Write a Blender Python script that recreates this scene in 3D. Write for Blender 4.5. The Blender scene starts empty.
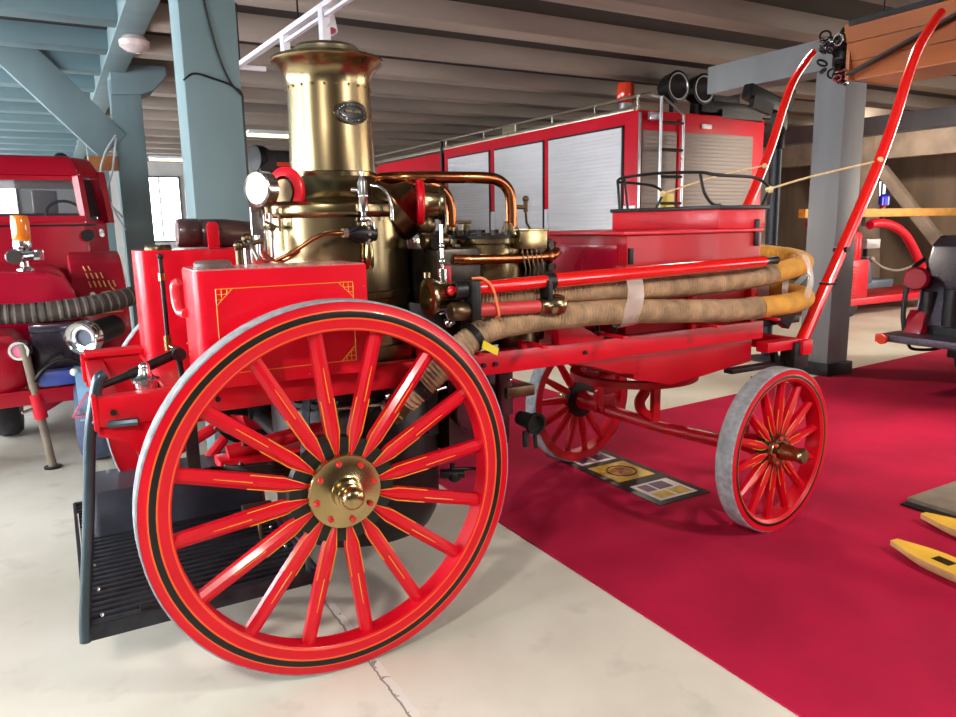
import bpy, bmesh, math, random
from mathutils import Vector, Matrix
random.seed(7)
S = bpy.context.scene
COL = S.collection
PI = math.pi
V = Vector

# ------------------------------------------------------------------ materials
def mat(name, col, rough=.5, metal=0., coat=0., var=.12, nscale=6., bump=0., bscale=60., stretch=(1, 1, 1), spec=.5, col2=None, edge=(.35, .65)):
    m = bpy.data.materials.new(name); m.use_nodes = True
    nt = m.node_tree; N = nt.nodes; Lk = nt.links
    b = N['Principled BSDF']
    tc = N.new('ShaderNodeTexCoord'); mp = N.new('ShaderNodeMapping'); mp.inputs['Scale'].default_value = stretch
    Lk.new(tc.outputs['Object'], mp.inputs['Vector'])
    nz = N.new('ShaderNodeTexNoise'); nz.inputs['Scale'].default_value = nscale; nz.inputs['Detail'].default_value = 5
    Lk.new(mp.outputs['Vector'], nz.inputs['Vector'])
    cr = N.new('ShaderNodeValToRGB'); cr.color_ramp.elements[0].position = edge[0]; cr.color_ramp.elements[1].position = edge[1]
    c2 = col2 if col2 else tuple(c * (1 - var) for c in col)
    cr.color_ramp.elements[0].color = (*c2, 1); cr.color_ramp.elements[1].color = (*(tuple(min(1, c * (1 + var * .5)) for c in col) if not col2 else col), 1)
    Lk.new(nz.outputs['Fac'], cr.inputs['Fac']); Lk.new(cr.outputs['Color'], b.inputs['Base Color'])
    b.inputs['Roughness'].default_value = rough; b.inputs['Metallic'].default_value = metal
    b.inputs['Coat Weight'].default_value = coat; b.inputs['Coat Roughness'].default_value = .08
    b.inputs['Specular IOR Level'].default_value = spec
    mr = N.new('ShaderNodeMapRange'); mr.inputs['To Min'].default_value = max(.02, rough - .08); mr.inputs['To Max'].default_value = min(1, rough + .08)
    Lk.new(nz.outputs['Fac'], mr.inputs['Value']); Lk.new(mr.outputs['Result'], b.inputs['Roughness'])
    if bump:
        n2 = N.new('ShaderNodeTexNoise'); n2.inputs['Scale'].default_value = bscale; n2.inputs['Detail'].default_value = 4
        Lk.new(mp.outputs['Vector'], n2.inputs['Vector'])
        bp = N.new('ShaderNodeBump'); bp.inputs['Strength'].default_value = bump; bp.inputs['Distance'].default_value = .01
        Lk.new(n2.outputs['Fac'], bp.inputs['Height']); Lk.new(bp.outputs['Normal'], b.inputs['Normal'])
    return m
def emit(name, col, s):
    m = bpy.data.materials.new(name); m.use_nodes = True
    b = m.node_tree.nodes['Principled BSDF']
    b.inputs['Base Color'].default_value = (*col, 1); b.inputs['Emission Color'].default_value = (*col, 1); b.inputs['Emission Strength'].default_value = s
    return m
def glassy(name, col, alpha=.35, rough=.05):
    m = mat(name, col, rough, 0, .5, .05); m.node_tree.nodes['Principled BSDF'].inputs['Alpha'].default_value = alpha
    return m

RED = mat('red_gloss_paint', (.62, .002, .014), .34, 0, .12, .10, 4, spec=.35)
RED_TANK = mat('red_tank_paint', (.66, .002, .016), .32, 0, .15, .08, 3, .03, 30, spec=.35)
RED_DULL = mat('red_body_paint', (.46, .002, .010), .40, 0, .08, .14, 3, spec=.3)
RED_TRUCK = mat('red_truck_paint', (.64, .004, .022), .36, 0, .12, .06, 2, spec=.35)
MAROON = mat('crimson_car_paint', (.36, .002, .016), .34, 0, .15, .08, 2, spec=.35)
BONNET = mat('polished_crimson_paint', (.50, .003, .03), .2, 0, .8, .08, 2)
RED_FADED = mat('faded_red_cover', (.55, .04, .04), .5, 0, .1, .2, 8)
BOLT_RED = mat('red_bolt_paint', (.62, .012, .014), .3, 0, .5, .05)
YELLOW = mat('yellow_pinstripe', (.85, .30, .02), .4, 0, .2, .1)
ORANGE = mat('orange_pinstripe', (.80, .10, .01), .4, 0, .2, .1)
BLACK_P = mat('black_paint', (.010, .010, .009), .4, 0, .05, .2, spec=.3)
IRON = mat('black_iron', (.022, .02, .02), .42, .6, 0, .3, 20, .05, 80)
GRATE = mat('grate_iron', (.03, .032, .04), .42, .5, 0, .3, 20)
STEELB = mat('blue_black_steel', (.05, .075, .095), .35, .6, .2, .2)
BRASS = mat('aged_brass', (.30, .225, .12), .25, 1, 0, .30, 3, .02, 20, (1, 1, .4))
BRASS_B = mat('polished_brass', (.46, .34, .16), .22, 1, 0, .2, 8)
BRASS_D = mat('dark_bronze', (.13, .085, .045), .35, .9, 0, .4, 10, .04, 50)
COPPER = mat('copper_pipe', (.44, .15, .06), .26, 1, 0, .3, 8)
NICKEL = mat('nickel_plate', (.66, .64, .62), .2, 1, 0, .15, 10)
CHROME = mat('chrome', (.78, .78, .80), .12, 1, 0, .05)
TYRE_G = mat('grey_worn_tyre', (.29, .30, .315), .75, 0, 0, .3, 25, .2, 90)
TYRE_B = mat('black_tyre', (.018, .016, .024), .6, 0, 0, .2, 12, .1, 60)
TYRE_DAYLIT = mat('daylit_tyre', (.07, .09, .17), .6, 0, 0, .15, 12, .1, 60)  # trailer tyre with bluish daylight put into its colour
HOSE = mat('canvas_hose', (.42, .27, .155), .85, 0, 0, .35, 14, .3, 140)
HOSE_X = mat('canvas_hose_groove', (.21, .125, .07), .9, 0, 0, .35, 14)
HOSE_E = mat('yellow_canvas_hose', (.62, .29, .04), .8, 0, 0, .25, 10, .3, 140)
HOSE_D = mat('dark_suction_hose', (.055, .038, .032), .7, 0, 0, .3, 14, .2, 80)
HOSE_R = mat('pale_hose_wire', (.26, .215, .18), .6, 0, 0, .2, 14)
LEATHER = mat('brown_leather', (.075, .035, .035), .32, 0, .3, .4, 9, .25, 30)
ROPE = mat('yellow_cord', (.70, .52, .26), .8, 0, 0, .2, 30)
CORD_O = mat('orange_cord', (.85, .20, .08), .6, 0, 0, .1)
TAGY = mat('yellow_plastic', (.70, .52, .01), .4, 0, 0, .1)
WRAP = glassy('clear_plastic_wrap', (.85, .72, .68), .42, .2)
WHITE = mat('white_enamel', (.80, .80, .82), .35, 0, .2, .05)
DIAL = mat('white_dial', (.86, .88, .92), .12, 0, .8, .02)
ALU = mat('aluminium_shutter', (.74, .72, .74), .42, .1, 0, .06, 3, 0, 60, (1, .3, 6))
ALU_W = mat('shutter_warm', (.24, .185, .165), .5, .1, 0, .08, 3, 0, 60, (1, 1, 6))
SILVER = mat('silver_rail', (.62, .62, .64), .3, .9, 0, .1)
GLASS_D = mat('dark_glass', (.025, .022, .028), .12, 0, .1, .3, 2)
GLASS_CAB = glassy('cab_glass', (.04, .04, .05), .72, .1)
AMBER = glassy('amber_lens', (.95, .22, .01), .9, .12)
REDLENS = glassy('red_lens', (.85, .06, .02), .92, .12)
BLUELENS = mat('blue_lens', (.02, .02, .55), .15, 0, .5, .1)
BLUEP = mat('blue_plastic', (.035, .07, .32), .35, 0, .3, .1)
LBLUE = mat('light_blue_enamel', (.30, .52, .74), .2, 0, .6, .2)
POSTB = mat('blue_grey_timber_paint', (.14, .20, .215), .88, 0, 0, .12, 3, .15, 12, (1, 1, .25))
POSTG = mat('grey_timber_paint', (.20, .20, .205), .6, 0, .05, .15, 3, .15, 12, (1, 1, .25))
JOIST = mat('grey_brown_joist', (.30, .235, .195), .7, 0, 0, .25, 2, .15, 14, (.2, 1, 1))
JOISTB = mat('daylit_joist_blue', (.16, .25, .28), .65, 0, 0, .18, 2, .1, 14, (.2, 1, 1))  # joist colour with blue daylight mixed in, for the left bays
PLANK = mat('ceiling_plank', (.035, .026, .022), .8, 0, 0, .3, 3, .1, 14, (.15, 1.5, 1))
WALLW = mat('white_plaster', (.62, .60, .58), .85, 0, 0, .08, 2)
WALLF = mat('dark_brown_wall', (.10, .07, .06), .85, 0, 0, .2, 2)
WALLB = mat('brown_board_wall', (.30, .21, .15), .75, 0, 0, .3, 2, .1, 10, (1, 1, .2))
TIMBER = mat('brown_timber', (.36, .27, .21), .7, 0, 0, .25, 3, .1, 14)
VARN = mat('orange_varnished_wood', (.40, .11, .022), .38, 0, .3, .25, 3, .06, 20, (1, .15, 1))
WOODY = mat('yellow_painted_wood', (.82, .47, .045), .45, 0, .1, .15, 5)
WOODN = mat('bare_wood', (.62, .42, .19), .6, 0, 0, .2, 8)
CRATE = mat('orange_crate', (.36, .13, .035), .6, 0, 0, .2)
GREYB = mat('grey_board', (.20, .155, .115), .7, 0, 0, .2, 8)
BOXG = mat('dark_grey_box', (.05, .055, .075), .45, .2, .1, .25, 8)
PLUM = mat('dark_plum_paint', (.035, .026, .045), .28, .3, .5, .3, 5)
PLATE = mat('chequer_plate', (.12, .10, .13), .4, .7, 0, .3, 40, .4, 60)
PRINT_W = mat('print_paper', (.72, .66, .62), .4, 0, .2, .1)
PRINT_Y = mat('print_yellow', (.62, .40, .03), .35, 0, .2, .25, 20)
PRINT_D = mat('print_dark', (.09, .035, .09), .4, 0, .2, .3, 30)
PRINT_R = mat('print_red', (.35, .02, .02), .4, 0, .2, .2)
SEATG = mat('grey_blue_vinyl', (.06, .08, .12), .45, 0, .2, .1)
PINK = mat('pink_reflector', (.70, .16, .26), .35, 0, .3, .1)
BANNER = mat('white_truss', (.78, .74, .80), .4, 0, .2, .05)
GLOWY = emit('glowing_board_yellow', (1., .88, .42), 4.)  # emission that makes the far yellow boards glow

# concrete floor with patches, joint and stains
def floor_mat():
    m = bpy.data.materials.new('concrete_floor'); m.use_nodes = True
    nt = m.node_tree; N = nt.nodes; L = nt.links; b = N['Principled BSDF']
    tc = N.new('ShaderNodeTexCoord'); sp = N.new('ShaderNodeSeparateXYZ'); L.new(tc.outputs['Object'], sp.inputs[0])
    n1 = N.new('ShaderNodeTexNoise'); n1.inputs['Scale'].default_value = 1.1; n1.inputs['Detail'].default_value = 7; L.new(tc.outputs['Object'], n1.inputs['Vector'])
    r1 = N.new('ShaderNodeValToRGB'); e = r1.color_ramp.elements
    e[0].position = .3; e[0].color = (.50, .455, .365, 1); e[1].position = .62; e[1].color = (.68, .635, .54, 1)
    x = e.new(.5); x.color = (.61, .565, .475, 1)
    L.new(n1.outputs['Fac'], r1.inputs['Fac'])
    n2 = N.new('ShaderNodeTexNoise'); n2.inputs['Scale'].default_value = 5; n2.inputs['Detail'].default_value = 8; L.new(tc.outputs['Object'], n2.inputs['Vector'])
    r2 = N.new('ShaderNodeValToRGB'); r2.color_ramp.elements[0].position = .27; r2.color_ramp.elements[1].position = .42
    r2.color_ramp.elements[0].color = (.62, .62, .64, 1); r2.color_ramp.elements[1].color = (1, 1, 1, 1); L.new(n2.outputs['Fac'], r2.inputs['Fac'])
    mx = N.new('ShaderNodeMixRGB'); mx.blend_type = 'MULTIPLY'; mx.inputs[0].default_value = .5; L.new(r1.outputs[0], mx.inputs[1]); L.new(r2.outputs[0], mx.inputs[2])
    # joint along Y at x = .075
    n3 = N.new('ShaderNodeTexNoise'); n3.inputs['Scale'].default_value = 22; n3.inputs['Detail'].default_value = 4; L.new(tc.outputs['Object'], n3.inputs['Vector'])
    def math_(op, a, bb=None):
        q = N.new('ShaderNodeMath'); q.operation = op
        for i, v in enumerate((a, bb)):
            if v is None: continue
            if isinstance(v, (int, float)): q.inputs[i].default_value = v
            else: L.new(v, q.inputs[i])
        return q.outputs[0]
    d = math_('ABSOLUTE', math_('SUBTRACT', math_('ADD', sp.outputs['X'], math_('MULTIPLY', n3.outputs['Fac'], .03)), .09))
    white = math_('LESS_THAN', d, .014)
    mx2 = N.new('ShaderNodeMixRGB'); L.new(math_('MULTIPLY', white, .75), mx2.inputs[0]); L.new(mx.outputs[0], mx2.inputs[1]); mx2.inputs[2].default_value = (.72, .69, .64, 1)
    d2 = math_('ABSOLUTE', math_('SUBTRACT', math_('ADD', sp.outputs['X'], math_('MULTIPLY', n3.outputs['Fac'], .02)), .066))
    crack = math_('LESS_THAN', d2, .0035)
    speck = math_('MULTIPLY', white, math_('GREATER_THAN', n3.outputs['Fac'], .60))
    mx3 = N.new('ShaderNodeMixRGB'); L.new(math_('MAXIMUM', math_('MULTIPLY', crack, .85), math_('MULTIPLY', speck, .8)), mx3.inputs[0]); L.new(mx2.outputs[0], mx3.inputs[1]); mx3.inputs[2].default_value = (.16, .13, .10, 1)
    L.new(mx3.outputs[0], b.inputs['Base Color'])
    b.inputs['Roughness'].default_value = .42
    mr = N.new('ShaderNodeMapRange'); mr.inputs['To Min'].default_value = .30; mr.inputs['To Max'].default_value = .62; L.new(n2.outputs['Fac'], mr.inputs['Value']); L.new(mr.outputs[0], b.inputs['Roughness'])
    bp = N.new('ShaderNodeBump'); bp.inputs['Strength'].default_value = .12; bp.inputs['Distance'].default_value = .01; L.new(n2.outputs['Fac'], bp.inputs['Height']); L.new(bp.outputs[0], b.inputs['Normal'])
    return m
FLOOR = floor_mat()
CARPET = mat('crimson_carpet', (.42, .008, .044), .95, 0, 0, .18, 2.2, .35, 420, spec=.15)

# ------------------------------------------------------------------ mesh builder
class MB:
    def __init__(s): s.bm = bmesh.new(); s.mats = []
    def mi(s, m):
        if m not in s.mats: s.mats.append(m)
        return s.mats.index(m)
    def _put(s, verts, faces, m=None, M=None):
        i = s.mi(m); vs = [s.bm.verts.new(M @ V(v) if M else v) for v in verts]
        out = []
        for f in faces:
            try:
                q = s.bm.faces.new([vs[k] for k in f]); q.material_index = i; out.append(q)
            except ValueError: pass
        return out
    def box(s, a, b, m=None, bev=0, M=None):
        x0, x1 = sorted((a[0], b[0])); y0, y1 = sorted((a[1], b[1])); z0, z1 = sorted((a[2], b[2]))
        vs = [(x, y, z) for x in (x0, x1) for y in (y0, y1) for z in (z0, z1)]
        fs = s._put(vs, [(0, 1, 3, 2), (4, 6, 7, 5), (0, 4, 5, 1), (2, 3, 7, 6), (0, 2, 6, 4), (1, 5, 7, 3)], m, M)
        if bev:
            es = list({e for f in fs for e in f.edges})
            bmesh.ops.bevel(s.bm, geom=es, offset=bev, segments=2, profile=.6, affect='EDGES', material=-1)
        return s
    def hexa(s, p, m=None):   # 8 corners: bottom loop 0-3, top loop 4-7
        s._put(p, [(3, 2, 1, 0), (4, 5, 6, 7), (0, 1, 5, 4), (1, 2, 6, 5), (2, 3, 7, 6), (3, 0, 4, 7)], m); return s
    def bar(s, p, q, w, h, m=None, up=(0, 0, 1), bev=0):
        p, q = V(p), V(q); d = (q - p); l = d.length; d.normalize()
        u = V(up); sd = d.cross(u)
        if sd.length < 1e-4: sd = d.cross(V((1, 0, 0)))
        sd.normalize(); u = sd.cross(d)
        M = Matrix((( *d, 0), (*sd, 0), (*u, 0), (0, 0, 0, 1))).transposed(); M.translation = p
        s.box((0, -w / 2, -h / 2), (l, w / 2, h / 2), m, bev, M); return s
    def tube(s, pts, r, m=None, n=12, caps=True, closed=False):
        pts = [V(p) for p in pts]; k = len(pts); rs = r if isinstance(r, (list, tuple)) else [r] * k
        mi = m if isinstance(m, (list, tuple)) else [m] * k
        rings = []; prev = None
        for i, p in enumerate(pts):
            if closed: t = pts[(i + 1) % k] - pts[i - 1]
            else: t = pts[min(i + 1, k - 1)] - pts[max(i - 1, 0)]
            t.normalize()
            if prev is None:
                u = t.cross(V((0, 0, 1)))
                if u.length < 1e-3: u = t.cross(V((1, 0, 0)))
            else:
                u = prev - t * prev.dot(t)
            u.normalize(); prev = u; w = t.cross(u)
            rings.append([s.bm.verts.new(p + (u * math.cos(a) + w * math.sin(a)) * rs[i]) for a in [2 * PI * j / n for j in range(n)]])
        for i in range(k if closed else k - 1):
            A, B = rings[i], rings[(i + 1) % k]; idx = s.mi(mi[i])
            for j in range(n):
                f = s.bm.faces.new((A[j], A[(j + 1) % n], B[(j + 1) % n], B[j])); f.material_index = idx
        if caps and not closed:
            f = s.bm.faces.new(rings[0][::-1]); f.material_index = s.mi(mi[0]); f = s.bm.faces.new(rings[-1]); f.material_index = s.mi(mi[-1])
        return s
    def lathe(s, prof, n=32, o=(0, 0, 0), ax=(0, 0, 1), m=None, ms=None, closed=False):
        ax = V(ax).normalized(); o = V(o); u = ax.cross(V((0, 0, 1)))
        if u.length < 1e-4: u = V((1, 0, 0))
        u.normalize(); w = ax.cross(u)
        rings = []
        for (r, h) in prof:
            if r < 1e-6: rings.append([s.bm.verts.new(o + ax * h)])
            else: rings.append([s.bm.verts.new(o + ax * h + (u * math.cos(a) + w * math.sin(a)) * r) for a in [2 * PI * j / n for j in range(n)]])
        K = len(prof); rng = range(K if closed else K - 1)
        for i in rng:
            A, B = rings[i], rings[(i + 1) % K]; idx = s.mi(ms[i] if ms else m)
            for j in range(n):
                j2 = (j + 1) % n
                if len(A) == 1 and len(B) == 1: continue
                if len(A) == 1: vs = (A[0], B[j2], B[j])
                elif len(B) == 1: vs = (A[j], A[j2], B[0])
                else: vs = (A[j], A[j2], B[j2], B[j])
                f = s.bm.faces.new(vs); f.material_index = idx
        return s
    def cyl(s, p, q, r, m=None, n=20, bev=0):
        p, q = V(p), V(q); l = (q - p).length
        pr = [(0, 0), (r - bev, 0), (r, bev), (r, l - bev), (r - bev, l), (0, l)] if bev else [(0, 0), (r, 0), (r, l), (0, l)]
        return s.lathe(pr, n, p, q - p, m)
    def ball(s, o, r, m=None, n=16, ax=(0, 0, 1), sz=1.):
        k = max(4, n // 2)
        return s.lathe([(r * math.sin(PI * i / k), -r * sz * math.cos(PI * i / k)) for i in range(k + 1)], n, o, ax, m)
    def torus(s, o, R, r, ax=(0, 0, 1), m=None, n=32, k=8):
        return s.lathe([(R + r * math.cos(2 * PI * i / k), r * math.sin(2 * PI * i / k)) for i in range(k)], n, o, ax, m, closed=True)
    def prism(s, poly, axis, a, b, m=None, bev=0):   # poly of 2D points, extruded along axis between a and b
        def P(u, v, t): return {'x': (t, u, v), 'y': (u, t, v), 'z': (u, v, t)}[axis]
        n = len(poly); vs = [P(u, v, a) for u, v in poly] + [P(u, v, b) for u, v in poly]
        fs = s._put(vs, [tuple(range(n))[::-1], tuple(range(n, 2 * n))] + [(i, (i + 1) % n, n + (i + 1) % n, n + i) for i in range(n)], m)
        if bev:
            bmesh.ops.bevel(s.bm, geom=list({e for f in fs for e in f.edges}), offset=bev, segments=2, profile=.6, affect='EDGES', material=-1)
        return s
    def build(s, name, m, parent=None, angle=38, M=None):
        if M is not None: s.bm.transform(M)
        off = world_off(parent)
        if off.length: bmesh.ops.translate(s.bm, vec=-off, verts=s.bm.verts)
        bmesh.ops.recalc_face_normals(s.bm, faces=s.bm.faces)
        me = bpy.data.meshes.new(name); s.bm.to_mesh(me); s.bm.free()
        for x in (s.mats or [m]): me.materials.append(x if x else m)
        me.polygons.foreach_set('use_smooth', [True] * len(me.polygons)); me.set_sharp_from_angle(angle=math.radians(angle))
        o = bpy.data.objects.new(name, me); COL.objects.link(o)
        if parent: o.parent = parent
        return o
    def build_split(s, name, m, parent=None, angle=38, M=None):
        '''one object for each separate piece (pieces whose boxes touch count as one)'''
        bm = s.bm; bm.verts.ensure_lookup_table(); bm.verts.index_update()
        n = len(bm.verts); comp = [-1] * n; k = 0
        for v in bm.verts:
            if comp[v.index] >= 0: continue
            st = [v]; comp[v.index] = k
            while st:
                q = st.pop()
                for e in q.link_edges:
                    w = e.other_vert(q)
                    if comp[w.index] < 0: comp[w.index] = k; st.append(w)
            k += 1
        bb = [[1e9, 1e9, 1e9, -1e9, -1e9, -1e9] for _ in range(k)]
        for v in bm.verts:
            c_ = bb[comp[v.index]]
            for i in range(3): c_[i] = min(c_[i], v.co[i]); c_[i + 3] = max(c_[i + 3], v.co[i])
        par = list(range(k))
        def find(a):
            while par[a] != a: a = par[a]
            return a
        for a in range(k):
            for c_ in range(a):
                if all(bb[a][i] <= bb[c_][i + 3] + .002 and bb[c_][i] <= bb[a][i + 3] + .002 for i in range(3)): par[find(a)] = find(c_)
        out = []
        for root in sorted({find(a) for a in range(k)}):
            d = MB(); d.bm.free(); d.bm = bm.copy(); d.mats = list(s.mats)
            d.bm.verts.ensure_lookup_table()
            bmesh.ops.delete(d.bm, geom=[d.bm.verts[i] for i in range(n) if find(comp[i]) != root], context='VERTS')
            out.append(d.build(name, m, parent, angle, M))
        bm.free(); return out
def world_off(p):
    r = V((0, 0, 0))
    while p: r = r + p.location; p = p.parent
    return r
def tag(o, label, cat, group=None, kind=None):
    if label: o['label'] = label
    if cat: o['category'] = cat
    if group: o['group'] = group
    if kind: o['kind'] = kind
    return o
def thing(name, label, cat, loc, group=None):
    o = bpy.data.objects.new(name, None); o.empty_display_size = .1; COL.objects.link(o); o.location = loc
    return tag(o, label, cat, group)
def struct(o): o['kind'] = 'structure'; return o
def copy_tree(o, parent=None):
    c = o.copy(); COL.objects.link(c)
    if parent: c.parent = parent
    for ch in list(o.children): copy_tree(ch, c)
    return c
def smooth(pts, k=8):   # Catmull-Rom through the points
    P = [V(p) for p in pts]; out = []
    P = [P[0] * 2 - P[1]] + P + [P[-1] * 2 - P[-2]]
    for i in range(1, len(P) - 2):
        a, b, c, d = P[i - 1:i + 3]
        for j in range(k):
            t = j / k
            out.append(.5 * ((2 * b) + (c - a) * t + (2 * a - 5 * b + 4 * c - d) * t * t + (3 * b - a - 3 * c + d) * t ** 3))
    out.append(P[-2]); return out
def resample(pts, step):
    out = [V(pts[0])]; acc = 0
    for a, b in zip(pts, pts[1:]):
        a, b = V(a), V(b); l = (b - a).length
        while acc + l >= step:
            t = (step - acc) / l; a = a.lerp(b, t); out.append(a.copy()); l = (b - a).length; acc = 0
        acc += l
    return out
def ridged(mb, pts, r, pitch, depth, m, n=18, m2=None, every=1):
    p = resample(smooth(pts, 10), pitch / 2)
    rs = []; ms = []
    for i in range(len(p)):
        j = random.uniform(-.25, .25)
        rs.append(r + (depth * (1 + j) if i % 2 == 0 else 0)); ms.append((m2 if m2 else HOSE_X) if ((i % 4 == 0) if m2 else (i % 2 == 0 and m is HOSE)) else m)
    mb.tube(p, rs, ms, n); return p

# ------------------------------------------------------------------ room shell
b = MB(); b.box((-6.2, -5.5, -.12), (16.5, 22.5, 0)); struct(b.build('floor', FLOOR))
b = MB(); b.prism([(1.144, -5.1), (9.5, -5.1), (9.5, 2.53), (3.24, 2.13), (3.24, 5.2), (1.144, 5.2)], 'z', 0.0005, .007)
tag(b.build('red_carpet', CARPET), 'large crimson carpet laid on the concrete under the steam engine', 'carpet')
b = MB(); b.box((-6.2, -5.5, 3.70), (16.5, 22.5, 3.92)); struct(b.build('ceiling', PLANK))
# joists run along X, one object each; left bays carry daylight blue in their colour, the rest warm bounce brown
k = 0
y = -4.5
while y < 21.5:
    b = MB(); b.box((.205, y - .15, 3.50), (15.99, y + .15, 3.70), None, .008); struct(b.build('ceiling_joist', JOIST))
    b = MB(); b.box((-5.99, y - .15, 3.50), (-.055, y + .15, 3.70), None, .008); struct(b.build('ceiling_joist', JOISTB))
    y += 1.27
def timber(name, p, q, w, h, m, up=(0, 0, 1)):
    b = MB(); b.bar(p, q, w, h, None, up, .012); return struct(b.build(name, m))
for x, z0, z1, m in ((.075, 3.48, 3.70, POSTB), (6.1, 3.02, 3.32, POSTG), (12., 3.02, 3.32, POSTG)):
    b = MB(); b.box((x - (.13 if x < 1 else .17), -5.2, z0), (x + (.13 if x < 1 else .17), 4.0 if x == 6.1 else 21.9, z1), None, .015); struct(b.build('ceiling_beam', m))
def post(x, y, s=.31, z1=3.4, d=None, foot=False, m=POSTB):
    d = d or s
    b = MB(); b.box((x - s / 2, y - d / 2, 0), (x + s / 2, y + d / 2, z1), None, .012); o = struct(b.build('timber_post', m))
    if foot:
        b = MB(); b.box((x - s / 2 - .04, y - d / 2 - .04, 0), (x + s / 2 + .04, y + d / 2 + .04, .13), None, .01); f = b.build('post_foot', IRON, o)
    return o
post(.10, 2.40, .315)
p2 = post(.19, 8.15, .34)
post(6.10, 2.42, .33, 3.02, foot=True, m=POSTG)
post(.165, 14.2, .34); post(6.1, 15.6, .33, 3.02, m=POSTG); post(12., 2.42, .33, 3.02, m=POSTG); post(12., 8.3, .33, 3.02, m=POSTG)
# saddle block on the second post
b = MB(); b.prism([(.03, 3.58), (.66, 3.60), (.66, 3.48), (.50, 3.30), (.36, 3.24), (.03, 3.22)], 'y', 7.9, 8.4, None, .01); struct(b.build('post_saddle', POSTB))
timber('timber_brace', (-.0, 8.05, 2.62), (-1.25, 8.05, 3.97), .16, .43, POSTB, (1, 0, 0))
timber('timber_brace', (.30, 8.5, 2.1), (.30, 10.2, 3.2), .14, .22, POSTB, (1, 0, 0))
# walls with window openings: wall pieces around each pane
DAY = emit('daylight_pane', (.88, .95, 1.), 26.)
DAYW = emit('daylight_pane_warm', (1., .93, .80), 16.)
DAYB = emit('daylight_pane_back', (.95, .97, 1.), 7.)
FRAME = mat('window_frame_paint', (.12, .12, .13), .5)
wn = [0]
def window(axis, c, u, w, z0, z1, pane, mull=2, rows=3, sgn=1):
    """axis 'x': wall plane x=c, u along y; axis 'y': plane y=c, u along x. sgn points into the room."""
    wn[0] += 1
    def bx(b, u0, u1, a, z_0, z_1, d0, d1):
        if axis == 'x': b.box((c + sgn * d0, u0, z_0), (c + sgn * d1, u1, z_1), a)
        else: b.box((u0, c + sgn * d0, z_0), (u1, c + sgn * d1, z_1), a)
    b = MB(); bx(b, u - w / 2, u + w / 2, None, z0, z1, .005, .02); o = struct(b.build('window_%d' % wn[0], pane))
    b = MB(); t = .05
    for q in (u - w / 2, u + w / 2): bx(b, q - t / 2, q + t / 2, None, z0, z1, 0, .07)
    for q in (z0, z1): bx(b, u - w / 2 - t / 2, u + w / 2 + t / 2, None, q - t / 2, q + t / 2, 0, .07)
    for i in range(1, mull): bx(b, u - w / 2 + w * i / mull - .02, u - w / 2 + w * i / mull + .02, None, z0, z1, 0, .055)
    for i in range(1, rows): bx(b, u - w / 2, u + w / 2, None, z0 + (z1 - z0) * i / rows - .012, z0 + (z1 - z0) * i / rows + .012, 0, .05)
    b.build('window_frame', FRAME, o)
    return o
b = MB(); b.box((-6.3, -5.5, 0), (-6.0, 22.5, 3.7)); struct(b.build('wall_left', WALLW))
b = MB(); b.box((16.0, -5.5, 0), (16.4, 22.5, 3.7)); struct(b.build('wall_right', WALLB))
b = MB(); b.box((-6.3, 22.0, 0), (16.4, 22.4, 3.7)); struct(b.build('wall_back', WALLW))
b = MB(); b.box((-6.3, -5.6, 0), (16.4, -5.3, 3.7)); struct(b.build('wall_front', WALLF))
for yy in (-.2, 2.4, 4.9, 7.6, 10.8, 14.2, 17.6): window('x', -6.0, yy, 1.7, .8, 3.0, DAY, 2, 3, 1)
for yy in (-4.3, -2.0, .3): window('x', 16.0, yy, 2.0, .9, 3.2, DAYW, 2, 3, -1)
window('x', 16.0, 8.3, .75, 1.85, 2.42, emit('grille_window_pane', (.9, .95, 1.), 2.5), 6, 1, -1)
for xx in (5.0, 8.8): window('y', -5.3, xx, 1.7, .8, 2.9, DAYB, 2, 3, 1)  # unseen windows behind the camera, kept dim as added fill light
window('y', 22.0, -2.2, 1.5, 1.0, 3.0, DAYB, 2, 3, -1)
window('y', 22.0, 2.2, 1.15, 1.25, 3.15, DAYB, 2, 3, -1)
# brown boards and braced timber frame at the right end
timber('timber_stud', (14.6, 7.3, 0), (14.6, 7.6, 3.3), .3, .3, TIMBER, (1, 0, 0))
timber('timber_brace', (14.5, 5.2, .3), (14.5, 7.2, 2.6), .2, .22, TIMBER, (1, 0, 0))
timber('timber_rail', (14.7, 2.0, 3.05), (14.7, 12.0, 3.05), .2, .5, TIMBER)
timber('timber_brace', (14.5, 8.3, 2.9), (14.5, 7.7, 1.9), .14, .16, TIMBER, (1, 0, 0))

# ------------------------------------------------------------------ steam fire engine
ENG = thing('steam_fire_engine', 'red horse-drawn steam fire engine with tall brass boiler and wooden spoked wheels', 'fire engine', (1.1, .76, 0))

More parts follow.
